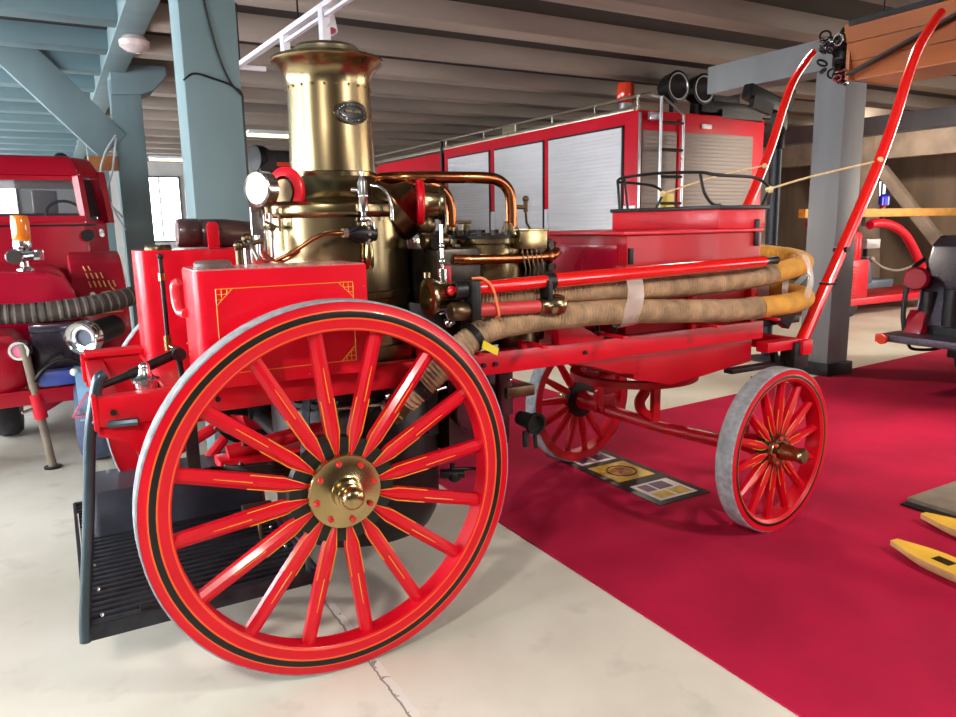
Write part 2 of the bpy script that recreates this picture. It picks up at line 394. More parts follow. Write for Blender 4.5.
def wheel(name, R, width, nsp, mb_M, rim_w, hub_r, hub_len, hub_cap_r, spoke_w, front, phase):
    """local frame: wheel in XZ plane centred at origin, outside face at y=0, inside at y=+width"""
    root_off = world_off(ENG)
    def fin(o, par, M=None):
        return o
    t = .007; Ri = R - t - rim_w
    y0 = .0
    a = R - t
    if front:
        pr = [(a, width - .008), (a, .0), (a - .024, .0), (a - .024, .0), (a - .026, -.001), (a - .040, -.001), (a - .041, .0), (a - .044, .0), (Ri, .012), (Ri, width - .008)]
        ms = [RED, RED, RED, RED, BLACK_P, BLACK_P, ORANGE, RED, RED, RED]
    else:
        q = rim_w
        pr = [(a, width - .008), (a, .0), (a - .26 * q, -.001), (a - .31 * q, -.003), (a - .34 * q, -.004), (a - .53 * q, -.004), (a - .59 * q, -.003), (a - .9 * q, .0), (a - .95 * q, .002), (Ri, .006), (Ri, width - .008)]
        ms = [RED, RED, ORANGE, BLACK_P, BLACK_P, ORANGE, RED, ORANGE, RED, RED, RED]
    b = MB(); b.lathe(pr, 96, (0, 0, 0), (0, 1, 0), None, ms, closed=True)
    rim = b.build(name, RED, None); rim.parent = ENG; rim.matrix_local = Matrix.Translation(-root_off) @ mb_M
    def sub(b, nm, m, ang=40):
        o = b.build(nm, m, None, ang); o.parent = rim; return o
    b = MB(); b.lathe([(R, width - .006), (R, .006), (R - .005, .002), (R - t + .001, .002), (R - t + .001, width), (R - .006, width)], 96, (0, 0, 0), (0, 1, 0), TYRE_G, closed=True); sub(b, 'tyre', TYRE_G)
    # spokes: tapered, ridge-backed; one mesh shared by all
    yc = width * .52
    b = MB()
    w0, w1 = spoke_w
    rh = hub_r * .86
    secs = [(rh, .004, .018), (rh + .10 * (R / .678), w0, .026), (rh + .22 * (R / .678), w0 * 1.02, .026), (Ri - .05, w1, .022), (Ri + .01, w1, .022)]
    rings = []
    for r, w, h in secs:
        rings.append([(-w, r, -h * .45), (-w * .35, r, -h), (w * .35, r, -h), (w, r, -h * .45), (w, r, h * .6), (w * .4, r, h), (-w * .4, r, h), (-w, r, h * .6)])
    vs = [(p[0], yc + p[2], p[1]) for rg in rings for p in rg]; fs = []
    for i in range(len(rings) - 1):
        for j in range(8): fs.append((i * 8 + j, i * 8 + (j + 1) % 8, (i + 1) * 8 + (j + 1) % 8, (i + 1) * 8 + j))
    fs.append(tuple(range(8))); fs.append(tuple(range(8 * (len(rings) - 1), 8 * len(rings))))
    b._put(vs, fs, RED)
    for sg in (-1, 1):   # orange lines along both edges of the face, drawn to a point at the hub
        for (r, w, h), (r2, w2, h2) in zip(secs[:2], secs[1:3]):
            b.tube([(sg * w * .95, yc - h * .52, r), (sg * w2 * .95, yc - h2 * .52, r2)], .0024, YELLOW, 5)
    r, w, h = secs[2]; r2, w2, h2 = secs[3]
    b.tube([(w * .1, yc - h * 1.0, r - .01), (w2 * .1, yc - h2 * 1.0, r + (r2 - r) * .62)], .0022, YELLOW, 5)
    me = None
    for i in range(nsp):
        if me is None: o = sub(b, 'spoke', RED, 30); me = o.data
        else:
            o = bpy.data.objects.new('spoke', me); COL.objects.link(o); o.parent = rim
        o.matrix_local = Matrix.Rotation(2 * PI * (i + phase) / nsp, 4, 'Y')
    # black painted star behind the spoke roots, brass flange and hub cap
    b = MB(); b.lathe([(0, yc - .012), (hub_r + .058 * R / .678, yc - .012), (hub_r + .058 * R / .678, yc + .03), (0, yc + .05)], 40, (0, 0, 0), (0, 1, 0)); sub(b, 'hub_star', BLACK_P)
    f0 = yc - .036
    hr = hub_cap_r
    b = MB()
    if front:
        b.lathe([(0, f0 - hub_len), (hr * .8, f0 - hub_len), (hr * 1.0, f0 - hub_len + .012), (hr, f0 - hub_len + .03), (hr * .92, f0 - hub_len + .036), (hr * .92, f0 - hub_len * .6), (hr * 1.1, f0 - .03), (hr * 1.15, f0 - .008), (hub_r - .004, f0 - .006), (hub_r, f0), (hub_r, f0 + .03), (0, f0 + .03)], 40, (0, 0, 0), (0, 1, 0))
    else:
        L = hub_len
        b.lathe([(0, f0 - L), (hr * .45, f0 - L * .985), (hr * .72, f0 - L * .92), (hr * .86, f0 - L * .82), (hr * .88, f0 - L * .70), (hr * .80, f0 - L * .66), (hr * .96, f0 - L * .62), (hr * .98, f0 - L * .50), (hr * .86, f0 - L * .47), (hr * 1.16, f0 - L * .40), (hr * 1.2, f0 - L * .12), (hr * 1.42, f0 - L * .06), (hub_r - .004, f0 - .006), (hub_r, f0), (hub_r, f0 + .03), (0, f0 + .03)], 48, (0, 0, 0), (0, 1, 0))
    h = sub(b, 'hub', BRASS_B)
    if front: h.data.materials[0] = BRASS
    me = None
    for i in range(8):
        if me is None:
            b = MB(); b.lathe([(0, f0 - .018), (.008, f0 - .016), (.0115, f0 - .011), (.0115, f0 - .002), (0, f0 - .002)], 12, (0, 0, 0), (0, 1, 0)); o = sub(b, 'hub_bolt', BOLT_RED); me = o.data
        else:
            o = bpy.data.objects.new('hub_bolt', me); COL.objects.link(o); o.parent = rim
        a_ = 2 * PI * (i + .25) / 8; rr = hub_r * .80
        o.matrix_local = Matrix.Translation((rr * math.cos(a_), 0, rr * math.sin(a_)))
    b = MB(); b.lathe([(0, yc), (hub_r * .8, yc), (hub_r * .7, width + .06), (hub_r * .55, width + .16), (0, width + .16)], 32, (0, 0, 0), (0, 1, 0)); sub(b, 'hub_barrel', RED_DULL)
    return rim
RR = .678
FACING = Matrix.Rotation(PI, 4, 'Z')
kw = dict(R=RR, width=.085, nsp=16, rim_w=.098, hub_r=.135, hub_len=.105, hub_cap_r=.046, spoke_w=(.0245, .0235), front=False)
# spoke mesh points along +Z, angles measured from Z about Y
wheel('rear_wheel', mb_M=Matrix.Translation((0, 0, RR)), phase=-.30, **kw)
wheel('rear_wheel', mb_M=Matrix.Translation((0, 1.52, RR)) @ FACING, phase=.12, **kw)
RF = .428
kf = dict(R=RF, width=.10, nsp=14, rim_w=.058, hub_r=.085, hub_len=.135, hub_cap_r=.040, spoke_w=(.021, .018), front=True)
ST = .101
FC = V((2.3285, -.0106, RF)); ax = V((-math.sin(ST), math.cos(ST), 0))
wheel('front_wheel', mb_M=Matrix.Translation(FC) @ Matrix.Rotation(ST, 4, 'Z'), phase=.2, **kf)
FC2 = FC + ax * 1.56
wheel('front_wheel', mb_M=Matrix.Translation(FC2) @ Matrix.Rotation(ST, 4, 'Z') @ FACING, phase=.35, **kf)

SPLIT = {'hose_bracket', 'shaft_socket', 'red_reel', 'cross_member', 'feed_pipe', 'front_plate', 'extinguisher', 'grab_rail', 'rear_canister', 'footboard_bracket', 'blue_lamp', 'step_iron', 'shaft_carrier', 'frame_bolt', 'side_rod', 'drain_cock', 'rear_deck', 'roof_locker', 'arched_bar', 'cowl_cap', 'chassis'}
def part(b, name, m, parent=ENG, label=None, angle=38):
    if name in SPLIT: return b.build_split(name, m, parent, angle)[0]
    o = b.build(name, m, parent, angle)
    if label: o['label'] = label
    return o
# rear axle and front axle
b = MB(); b.tube([(0, .07, RR), (0, 1.45, RR)], .034, None, 14); part(b, 'rear_axle', IRON)
A0 = FC + ax * .12; A1 = FC + ax * 1.44
b = MB(); n = 8
b.tube([A0, A0.lerp(A1, .10), A0.lerp(A1, .16) + V((0, 0, -.03)), A0.lerp(A1, .5) + V((0, 0, -.045)), A0.lerp(A1, .84) + V((0, 0, -.03)), A0.lerp(A1, .9), A1], [.036, .04, .042, .036, .042, .04, .036], None, 12)
for q in (.10, .15):
    c = A0.lerp(A1, q); b.box((c.x - .045, c.y - .02, c.z - .05), (c.x + .045, c.y + .02, c.z + .085), None, .006)
for q in (.85, .90):
    c = A0.lerp(A1, q); b.box((c.x - .045, c.y - .02, c.z - .05), (c.x + .045, c.y + .02, c.z + .085), None, .006)
part(b, 'front_axle', RED_DULL)
# main frame
NY, FY = .30, 1.22
def rail(y):
    b = MB(); b.box((-.745, y - .035, .965), (2.47, y + .035, 1.062), None, .006)
    b.box((-.75, y - .045, .955), (-.735, y + .045, 1.07), None, .003)
    return b
o = part(rail(NY), 'frame_rail', RED)
b = MB()
for x in (-.69, -.52, -.36, .66, .72, .78, 1.26): b.cyl((x, NY - .035, 1.012), (x, NY - .048, 1.012), .021 if x == -.52 else .010, None, 12)
b.build_split('frame_bolt', IRON, o)
part(rail(FY), 'frame_rail', RED)
b = MB()
for x in (-.70, .62, 1.45, 2.42): b.box((x - .035, NY + .035, .97), (x + .035, FY - .035, 1.05), None, .004)
part(b, 'cross_member', RED)
# rear deck with second rail top (red casting), plunger and levers
b = MB(); b.box((-.52, .34, 1.045), (-.30, 1.19, 1.062), None, .004); b.box((-.735, 1.16, 1.062), (-.34, 1.27, 1.085), None, .006); part(b, 'rear_deck', RED)
for y in (NY, FY):
    b = MB(); b.prism([(-.74, .965), (-.50, .965), (-.50, .74), (-.55, .72), (-.65, .90), (-.74, .93)], 'y', y - .02, y + .02, None, .004); part(b, 'spring_hanger', RED)
b = MB()
for i in range(4): b.tube(smooth([(-.46 + .05 * i, NY - .06, .77 + .0 * i), (-.2, NY - .06, .75 - .016 * i), (0, NY - .06, .735 - .016 * i), (.2, NY - .06, .75 - .016 * i), (.46 - .05 * i, NY - .06, .77)], 4), .011, None, 6)
b.box((-.05, NY - .1, .67), (.05, NY - .02, .78), None, .004); b.box((.44, NY - .08, .76), (.48, NY - .04, .97), None, .004); b.box((-.48, NY - .08, .76), (-.44, NY - .04, .97), None, .004)
part(b, 'leaf_spring', IRON)
b = MB()
for i in range(4): b.tube(smooth([(-.46 + .05 * i, FY + .06, .77), (0, FY + .06, .735 - .016 * i), (.46 - .05 * i, FY + .06, .77)], 6), .011, None, 6)
b.box((-.05, FY + .02, .67), (.05, FY + .1, .78), None, .004); b.box((.44, FY + .04, .76), (.48, FY + .08, .97), None, .004); b.box((-.48, FY + .04, .76), (-.44, FY + .08, .97), None, .004)
part(b, 'leaf_spring', IRON)
b = MB(); b.lathe([(0, 0), (.036, 0), (.036, .028), (.046, .03), (.046, .04), (.03, .046), (.022, .055), (.018, .075), (.0, .08)], 20, (-.575, .36, 1.055)); b.ball((-.575, .36, 1.135), .019); part(b, 'oil_plunger', NICKEL)
b = MB(); b.tube([(-.725, .42, 1.07), (-.62, .44, 1.098)], [.011, .015], None, 10); b.tube([(-.62, .44, 1.098), (-.46, .46, 1.155), (-.44, .46, 1.158)], [.018, .018, .014], None, 10); b.cyl((-.45, .43, 1.155), (-.45, .49, 1.155), .024); b.tube([(-.45, .46, 1.155), (-.44, .46, 1.02)], .011); part(b, 'brake_lever', IRON)
b = MB(); b.tube([(-.44, .80, 1.16), (-.44, .80, 1.495)], .009, None, 8); b.ball((-.44, .80, 1.495), .014, None, 8)
o = part(b, 'gauge_rod', IRON)
b = MB(); b.cyl((-.44, .80, 1.12), (-.44, .80, 1.18), .016); b.cyl((-.44, .80, 1.40), (-.44, .80, 1.43), .014); b.tube([(-.44, .80, 1.14), (-.42, .76, 1.13), (-.415, .75, 1.08)], .008); b.build_split('brass_cock', BRASS_B, o)

# water tanks
def rrect(x0, x1, y0, y1, r, n=6, corners=(1, 1, 1, 1)):
    out = []
    for k, (cx, cy, a0) in enumerate(((x1 - r, y1 - r, 0), (x0 + r, y1 - r, 90), (x0 + r, y0 + r, 180), (x1 - r, y0 + r, 270))):
        if corners[k]:
            for i in range(n + 1):
                a = math.radians(a0 + 90 * i / n); out.append((cx + r * math.cos(a), cy + r * math.sin(a)))
        else: out.append(({0: x1, 1: x0, 2: x0, 3: x1}[k], {0: y1, 1: y1, 2: y0, 3: y0}[k]))
    return out
TZ0, TZ1 = 1.062, 1.462
NT = (-.415, .188, .195, .475)
b = MB(); b.prism(rrect(*NT, .035, 6, (0, 1, 1, 0)), 'z', TZ0, TZ1)
for i in range(11): b.ball((NT[0] + .05 + i * .053, NT[2] + .012, TZ1 + .004), .0042, None, 6); b.ball((NT[0] + .05 + i * .053, NT[2] - .001, TZ0 + .012), .004, None, 6)
for i in range(9): b.ball((NT[1] - .012, NT[2] - .001, TZ0 + .03 + i * .048), .004, None, 6)
for i in range(4): b.ball((NT[0] - .001, NT[3] - .04, TZ0 + .04 + i * .03), .005, None, 6)
tank = part(b, 'water_tank', RED_TANK, angle=30)
b = MB(); b.prism(rrect(NT[0] + .004, NT[1] - .004, NT[2] + .004, NT[3] - .004, .033, 6, (0, 1, 1, 0)), 'z', TZ1, TZ1 + .004); b.build('tank_top', mat('pale_pink_top', (.52, .20, .20), .35, .2, .2, .2), tank)  # top sheet in a paler, pinker colour than the tank sides
b = MB()
yy = NT[2] - .0015
def knot(cx, cz, sx, sz):
    s_ = .055
    b.tube([(cx, yy, cz), (cx + sx * s_, yy, cz)], .0018, None, 4); b.tube([(cx, yy, cz), (cx, yy, cz + sz * s_)], .0018, None, 4)
    for d in (.018, .036):
        b.tube([(cx - sx * .0, yy, cz + sz * d), (cx + sx * (s_ - d), yy, cz + sz * d)], .0016, None, 4); b.tube([(cx + sx * d, yy, cz), (cx + sx * d, yy, cz + sz * (s_ - d))], .0016, None, 4)
    b.tube([(cx, yy, cz + sz * s_), (cx + sx * s_, yy, cz)], .0016, None, 4)
x0, x1, z0, z1 = NT[0] + .065, NT[1] - .055, TZ0 + .048, TZ1 - .062
for p_, q_ in (((x0, z0), (x1, z0)), ((x1, z0), (x1, z1)), ((x1, z1), (x0, z1)), ((x0, z1), (x0, z0))): b.tube([(p_[0], yy, p_[1]), (q_[0], yy, q_[1])], .0015, None, 4)
knot(x0, z1, 1, -1); knot(x1, z1, -1, -1); knot(x0, z0, 1, 1); knot(x1, z0, -1, 1)
b.build('pinstripe', YELLOW, tank)
b = MB(); b.lathe([(0, .026), (.055, .026), (.062, .018), (.062, .006), (.066, .004), (.066, 0), (0, 0)], 28, (-.335, .29, TZ1 + .004)); b.build('filler_cap', mat('brown_rubber_cap', (.10, .06, .05), .5), tank)
b = MB(); b.tube(smooth([(-.425, .46, 1.415), (-.44, .47, 1.40), (-.44, .47, 1.345), (-.435, .44, 1.31), (-.42, .40, 1.305)], 6), .016, None, 10); b.build('tank_handle', mat('pink_red_handle', (.72, .05, .07), .35, 0, .4), tank)
FT = (-.50, .08, 1.06, 1.335)
b = MB(); b.prism(rrect(*FT, .05, 6, (0, 1, 1, 0)), 'z', 1.055, 1.512)
for i in range(12):
    b.ball((FT[0] - .001, FT[3] - .06, 1.08 + i * .037), .004, None, 6)
    if i < 11: b.ball((FT[0] + .085, FT[2] - .001, 1.08 + i * .037), .0035, None, 6)
tank2 = part(b, 'water_tank', RED_TANK, angle=30)
b = MB(); b.lathe([(0, .022), (.05, .022), (.056, .014), (.056, 0), (0, 0)], 24, (-.40, 1.18, 1.512)); b.build('filler_cap', BRASS_D, tank2)
b = MB(); b.prism([(-.205, 1.515), (-.155, 1.515), (-.155, 1.615), (-.165, 1.63), (-.195, 1.63), (-.205, 1.615)], 'y', 1.075, 1.095, None, .004); b.build('bracket', RED, tank2)

# boiler
BX, BY = .276, .76
b = MB(); b.lathe([(.0, .22), (.25, .22), (.33, .245), (.36, .30), (.372, .36), (.372, .88), (.36, .90), (.36, 1.02), (0, 1.02)], 56, (BX + .05, BY, 0)); fb = part(b, 'firebox', IRON)
b = MB()
for i in range(36):
    a = 2 * PI * i / 36; b.cyl((BX + .05 + .382 * math.cos(a), BY + .382 * math.sin(a), .855), (BX + .05 + .382 * math.cos(a), BY + .382 * math.sin(a), .905), .011, None, 6)
b.lathe([(.36, .87), (.395, .87), (.395, .89), (.36, .89)], 48, (BX + .05, BY, 0), m=None, closed=True)
b.build('bolted_flange', IRON, fb)
b = MB(); b.lathe([(0, 1.0), (.315, 1.0), (.315, 1.10), (.311, 1.105), (.311, 1.30), (.318, 1.305), (.318, 1.33), (.311, 1.335), (.309, 1.635), (.316, 1.64), (.322, 1.66), (.318, 1.685), (.30, 1.70), (.265, 1.708), (.245, 1.72), (.225, 1.74), (.205, 1.765), (.19, 1.79), (.183, 1.81), (0, 1.81)], 64, (BX, BY, 0)); barrel = part(b, 'boiler_barrel', BRASS)
b = MB(); b.lathe([(.12, 1.80), (.184, 1.80), (.186, 1.822), (.179, 1.826), (.176, 2.0), (.1725, 2.17), (.174, 2.19), (.180, 2.215), (.196, 2.24), (.216, 2.258), (.229, 2.266), (.234, 2.275), (.231, 2.286), (.215, 2.29), (.12, 2.29)], 64, (BX, BY, 0))
for i in range(22):
    a = 2 * PI * i / 22; b.ball((BX + .174 * math.cos(a), BY + .174 * math.sin(a), 2.165), .0055, BRASS_B, 8)
ch = part(b, 'chimney', BRASS)
b = MB(); b.lathe([(.150, 2.288), (.145, 2.292), (.14, 2.30), (.138, 2.325), (.125, 2.338), (.08, 2.346), (0, 2.348)], 48, (BX, BY, 0)); b.build('chimney_cap', mat('tarnished_lid', (.17, .135, .085), .35, .8, 0, .3), ch)
# oval maker's plate curved round the chimney, facing rear-right
pa = math.radians(-78)
def onchim(u, z, r): return (BX + r * math.cos(pa + u / .176), BY + r * math.sin(pa + u / .176), z)
def oval(b, a_, c_, r, m=None, zc=2.055, k=36):
    vs = [onchim(0, zc, r)] + [onchim(a_ * math.cos(2 * PI * i / k), zc + c_ * math.sin(2 * PI * i / k), r) for i in range(k)]
    b._put(vs, [(0, i + 1, (i + 1) % k + 1) for i in range(k)], m)
b = MB(); oval(b, .078, .044, .1815, BLACK_P)
for i in range(36): pass
b.tube([onchim(.078 * math.cos(2 * PI * i / 40), 2.055 + .044 * math.sin(2 * PI * i / 40), .1805) for i in range(40)], .0035, BRASS_D, 6, closed=True)
b.tube([onchim(.056 * math.cos(2 * PI * i / 40), 2.055 + .024 * math.sin(2 * PI * i / 40), .1825) for i in range(40)], .0012, BRASS_D, 5, closed=True)
b.bar(onchim(-.035, 2.06, .183), onchim(.035, 2.06, .183), .003, .008, BRASS_D)
for i in range(26):   # worn raised lettering round the rim (too worn to read in the photograph)
    t = 2 * PI * i / 26
    p_ = onchim(.067 * math.cos(t), 2.055 + .034 * math.sin(t), .1825); q_ = onchim(.0625 * math.cos(t + .05), 2.055 + .029 * math.sin(t + .05), .1825)
    b.tube([p_, q_], .0016, NICKEL, 4)
b.build('maker_plate', BLACK_P, ch)

# pressure gauge, its bracket and cocks
gn = V((-.86, -.50, .03)).normalized(); gp = V((-.07, .60, 1.748))
b = MB(); b.lathe([(0, -.005), (.066, -.005), (.07, .0), (.07, .05), (.064, .055), (.058, .052), (.058, .048)], 36, gp - gn * .02, gn); g = part(b, 'pressure_gauge', NICKEL)
b = MB(); b.lathe([(.0, .05), (.058, .05)], 36, gp - gn * .02, gn); b.build('gauge_dial', DIAL, g)
b = MB(); b.lathe([(.058, -.05), (.094, -.05), (.098, -.042), (.098, -.03), (.092, -.025), (.062, -.022), (.062, -.03)], 40, gp + gn * -.04 + V((.035, 0, -.005)), gn); b.build('red_flange', RED, g)
b = MB(); b.lathe([(0, -.16), (.05, -.16), (.05, -.04), (0, -.04)], 28, gp + gn * -.03 + V((.03, 0, -.005)), gn); b.build('gauge_back', BRASS_D, g)
b = MB(); b.box((-.115, .63, 1.50), (-.055, .655, 1.685), None, .006); b.tube([(-.085, .62, 1.685), (-.08, .61, 1.70)], .014); b.tube(smooth([(-.10, .60, 1.57), (-.10, .60, 1.50), (-.085, .60, 1.475), (-.06, .60, 1.475), (-.045, .60, 1.50), (-.045, .60, 1.66)], 5), .008, None, 8); part(b, 'gauge_bracket', NICKEL)
b = MB(); b.cyl((-.045, .575, 1.60), (-.045, .625, 1.60), .011); b.tube([(-.075, .58, 1.625), (-.02, .58, 1.60)], .005); b.tube([(-.02, .57, 1.65), (-.02, .57, 1.585)], .005); b.cyl((-.05, .60, 1.655), (-.05, .60, 1.69), .012); b.ball((-.045, .59, 1.60), .016); part(b, 'gauge_cock', BRASS_D)
b = MB(); b.cyl((-.15, .56, 1.465), (-.15, .56, 1.545), .02, NICKEL, 12); b.cyl((-.19, .53, 1.465), (-.19, .53, 1.52), .016, BRASS_D, 12); b.tube([(-.21, .52, 1.525), (-.10, .55, 1.55)], .010, BRASS_D, 8); b.ball((-.15, .56, 1.56), .024, BRASS_D, 10); b.ball((-.19, .53, 1.535), .022, BRASS_D, 10); b.tube([(-.15, .54, 1.55), (-.13, .50, 1.48)], .008, NICKEL, 8); part(b, 'tank_valve', BRASS_D)
# injector pipe and valve cluster on the barrel
b = MB(); b.tube(smooth([(-.06, .50, 1.475), (.0, .45, 1.51), (.07, .43, 1.555), (.12, .42, 1.572), (.19, .42, 1.574)], 8), .0085, None, 10); b.tube(smooth([(-.10, .52, 1.50), (-.06, .50, 1.472), (-.03, .47, 1.475), (.02, .45, 1.51)], 6), .006, None, 8); part(b, 'feed_pipe', COPPER)
b = MB(); b.cyl((.185, .42, 1.574), (.205, .42, 1.574), .02, NICKEL, 6)
b.lathe([(.0, 0), (.018, 0), (.024, .02), (.036, .06), (.036, .10), (.028, .105), (.028, .12), (0, .12)], 20, (.205, .42, 1.574), (1, .1, -.06), IRON)
for i in range(8):
    a = 2 * PI * i / 8; b.ball((.285, .42 + .034 * math.cos(a), 1.567 + .034 * math.sin(a)), .008, NICKEL, 6)
b.cyl((.275, .42, 1.575), (.275, .42, 1.605), .013, BRASS_B); b.lathe([(.012, 0), (.02, -.05), (.018, -.10), (.012, -.11), (0, -.11)], 14, (.295, .43, 1.54), (0, 0, 1), BRASS_B); b.tube([(.21, .40, 1.58), (.25, .39, 1.60)], .006, IRON, 6)
part(b, 'injector_valve', IRON)
wx, wy = .275, .42
b = MB(); b.lathe([(0, 0), (.010, 0), (.012, .02), (.020, .024), (.020, .075), (.022, .078), (.022, .085), (.020, .088), (.020, .135), (.012, .15), (.008, .16), (.008, .175), (0, .18)], 20, (wx, wy, 1.635)); b.tube(smooth([(wx, wy, 1.63), (wx + .02, wy, 1.628), (wx + .035, wy, 1.612), (wx + .04, wy, 1.55)], 5), .009); b.ball((wx, wy, 1.628), .016); b.cyl((wx, wy, 1.59), (wx, wy, 1.63), .008); b.cyl((wx - .04, wy + .02, 1.74), (wx, wy, 1.735), .011); part(b, 'steam_whistle', NICKEL)
b = MB(); b.tube(smooth([(.33, .47, 1.76), (.365, .45, 1.75), (.39, .44, 1.72), (.40, .43, 1.67), (.40, .43, 1.62)], 6), .008); part(b, 'vent_tube', NICKEL)
b = MB(); b.lathe([(.0, 0), (.13, 0), (.14, .01), (.14, .07), (.11, .085), (.09, .10), (.06, .16), (0, .17)], 28, (.46, .62, 1.64), (.62, -.30, .55)); part(b, 'steam_dome', mat('brown_bronze', (.20, .12, .06), .3, 1, 0, .3, 6))
b = MB(); b.tube(smooth([(BX + .12, .76, 1.775), (.46, .70, 1.80), (.56, .60, 1.803), (.75, .56, 1.803), (.90, .55, 1.803), (.98, .55, 1.793), (1.035, .55, 1.75), (1.05, .55, 1.68), (1.05, .55, 1.54)], 8), .026, None, 14); part(b, 'steam_pipe', COPPER)
b = MB(); b.tube(smooth([(BX + .14, .80, 1.775), (.5, .9, 1.80), (.72, .95, 1.80), (.84, .95, 1.795), (.91, .95, 1.76), (.945, .95, 1.69), (.95, .95, 1.54)], 8), .026, None, 14); part(b, 'steam_pipe', COPPER)
# stop valve with red rimmed flange
sv = V((.60, .5, 1.69)); sd = V((.93, -.36, -.02)).normalized()
b = MB(); b.lathe([(0, 0), (.095, 0), (.10, .008), (.10, .022), (.09, .03)], 30, sv - sd * .05, sd, RED); b.lathe([(.088, .02), (.078, .04), (.07, .06), (.066, .09), (.072, .10), (.072, .115), (.055, .118)], 30, sv - sd * .05, sd, BRASS); b.lathe([(.055, .118), (.03, .122), (0, .122)], 30, sv - sd * .05, sd, mat('orange_valve_face', (.55, .08, .03), .4, .3)); part(b, 'stop_valve', BRASS)
b = MB(); b.tube(smooth([(.60, .5, 1.64), (.595, .5, 1.60), (.58, .5, 1.55), (.60, .5, 1.50), (.66, .5, 1.46)], 5), [.03 - .0004 * i for i in range(21)], None, 12); b.ball((.585, .5, 1.60), .045); b.cyl((.55, .46, 1.53), (.66, .46, 1.53), .03); part(b, 'valve_elbow', BRASS_D)

# steam cylinders and pump
def cyl_engine(y, x=.93):
    b = MB(); b.lathe([(0, 1.22), (.165, 1.22), (.165, 1.25), (.155, 1.255), (.155, 1.51), (.175, 1.515), (.175, 1.54), (.15, 1.555), (0, 1.56)], 40, (x, y, 0)); o = part(b, 'steam_cylinder', BRASS)
    b = MB()
    for i in range(16):
        a = 2 * PI * i / 16; b.cyl((x + .162 * math.cos(a), y + .162 * math.sin(a), 1.53), (x + .162 * math.cos(a), y + .162 * math.sin(a), 1.572), .012, None, 6)
    b.lathe([(.13, 1.535), (.182, 1.535), (.182, 1.55), (.13, 1.55)], 36, (x, y, 0), closed=True)
    b.build('cylinder_flange', IRON, o)
    b = MB(); b.cyl((x + .06, y - .08, 1.555), (x + .06, y - .08, 1.60), .02); b.lathe([(.03, 1.52), (.045, 1.53), (.045, 1.56), (.03, 1.60), (.03, 1.61)], 20, (1.05 if y < .7 else .95, y, 0)); b.build('pipe_gland', BRASS_D, o)
cyl_engine(.56); cyl_engine(.96)
b = MB(); b.box((.58, .40, 1.25), (.80, 1.12, 1.50), None, .02); b.box((1.08, .42, 1.27), (1.19, 1.1, 1.53), None, .012); b.box((.70, .42, 1.06), (1.15, 1.1, 1.24), None, .02)
for i in range(6): b.cyl((.62 + .1 * i, .395, 1.27), (.62 + .1 * i, .375, 1.27), .016, None, 6)
for i in range(5): b.cyl((.60, .42 + .0 * i, 1.50), (.60, .42, 1.545), .03, None, 8)
for z in (1.30, 1.40, 1.50): b.cyl((1.195, .44, z), (1.215, .44, z), .015, None, 6); b.cyl((1.17, .42, z), (1.17, .40, z), .018, None, 6)
part(b, 'valve_chest', mat('oily_casting', (.05, .04, .03), .35, .7, 0, .5, 12, .1, 50))
b = MB(); b.tube(smooth([(.66, .40, 1.455), (.75, .385, 1.45), (1.0, .38, 1.448), (1.15, .38, 1.452), (1.20, .40, 1.47)], 6), .022, None, 12); b.lathe([(.022, 0), (.034, .004), (.034, .016), (.022, .02)], 16, (1.13, .38, 1.45), (1, 0, 0)); part(b, 'exhaust_pipe', COPPER)
b = MB(); b.box((.96, .34, 1.488), (1.105, .40, 1.572), None, .004); b.box((.955, .335, 1.565), (1.11, .405, 1.574), None, .002); lub = part(b, 'lubricator_box', BRASS_B)
b = MB()
for i in range(5):
    x = .985 + i * .024; b.tube([(x, .36, 1.488), (x + .004, .358, 1.45), (x + .012, .35, 1.40), (x + .012, .36, 1.34)], .0032, None, 6); b.ball((x, .36, 1.47), .008, None, 6)
b.build_split('drip_tube', BRASS_D, lub)
b = MB(); b.tube([(1.075, .55, 1.675), (1.13, .55, 1.672)], .010); b.cyl((1.13, .55, 1.65), (1.13, .55, 1.70), .011); b.ball((1.13, .55, 1.71), .016); b.tube([(1.13, .55, 1.65), (1.135, .55, 1.60), (1.16, .55, 1.565)], .006); b.tube([(.975, .95, 1.61), (1.06, .95, 1.61)], .008); part(b, 'drain_cock', BRASS_D)
b = MB(); b.tube([(.50, .19, 1.29), (.50, .19, 1.43)], .020, NICKEL, 16); b.tube([(.50, .19, 1.43), (.50, .19, 1.60)], .006, NICKEL, 8); b.ball((.50, .19, 1.46), .014, NICKEL, 10); b.ball((.50, .19, 1.52), .012, NICKEL, 10); b.box((.515, .205, 1.30), (.55, .22, 1.44), RED_DULL, .006); b.tube(smooth([(.50, .19, 1.29), (.51, .17, 1.25), (.53, .16, 1.215)], 4), .008, mat('blue_tape', (.30, .28, .48), .4), 8); b.ball((.51, .17, 1.22), .02, NICKEL, 10)
b.tube([(.48, .19, 1.26), (.56, .19, 1.26)], .008, NICKEL, 8); part(b, 'oil_pump', NICKEL)
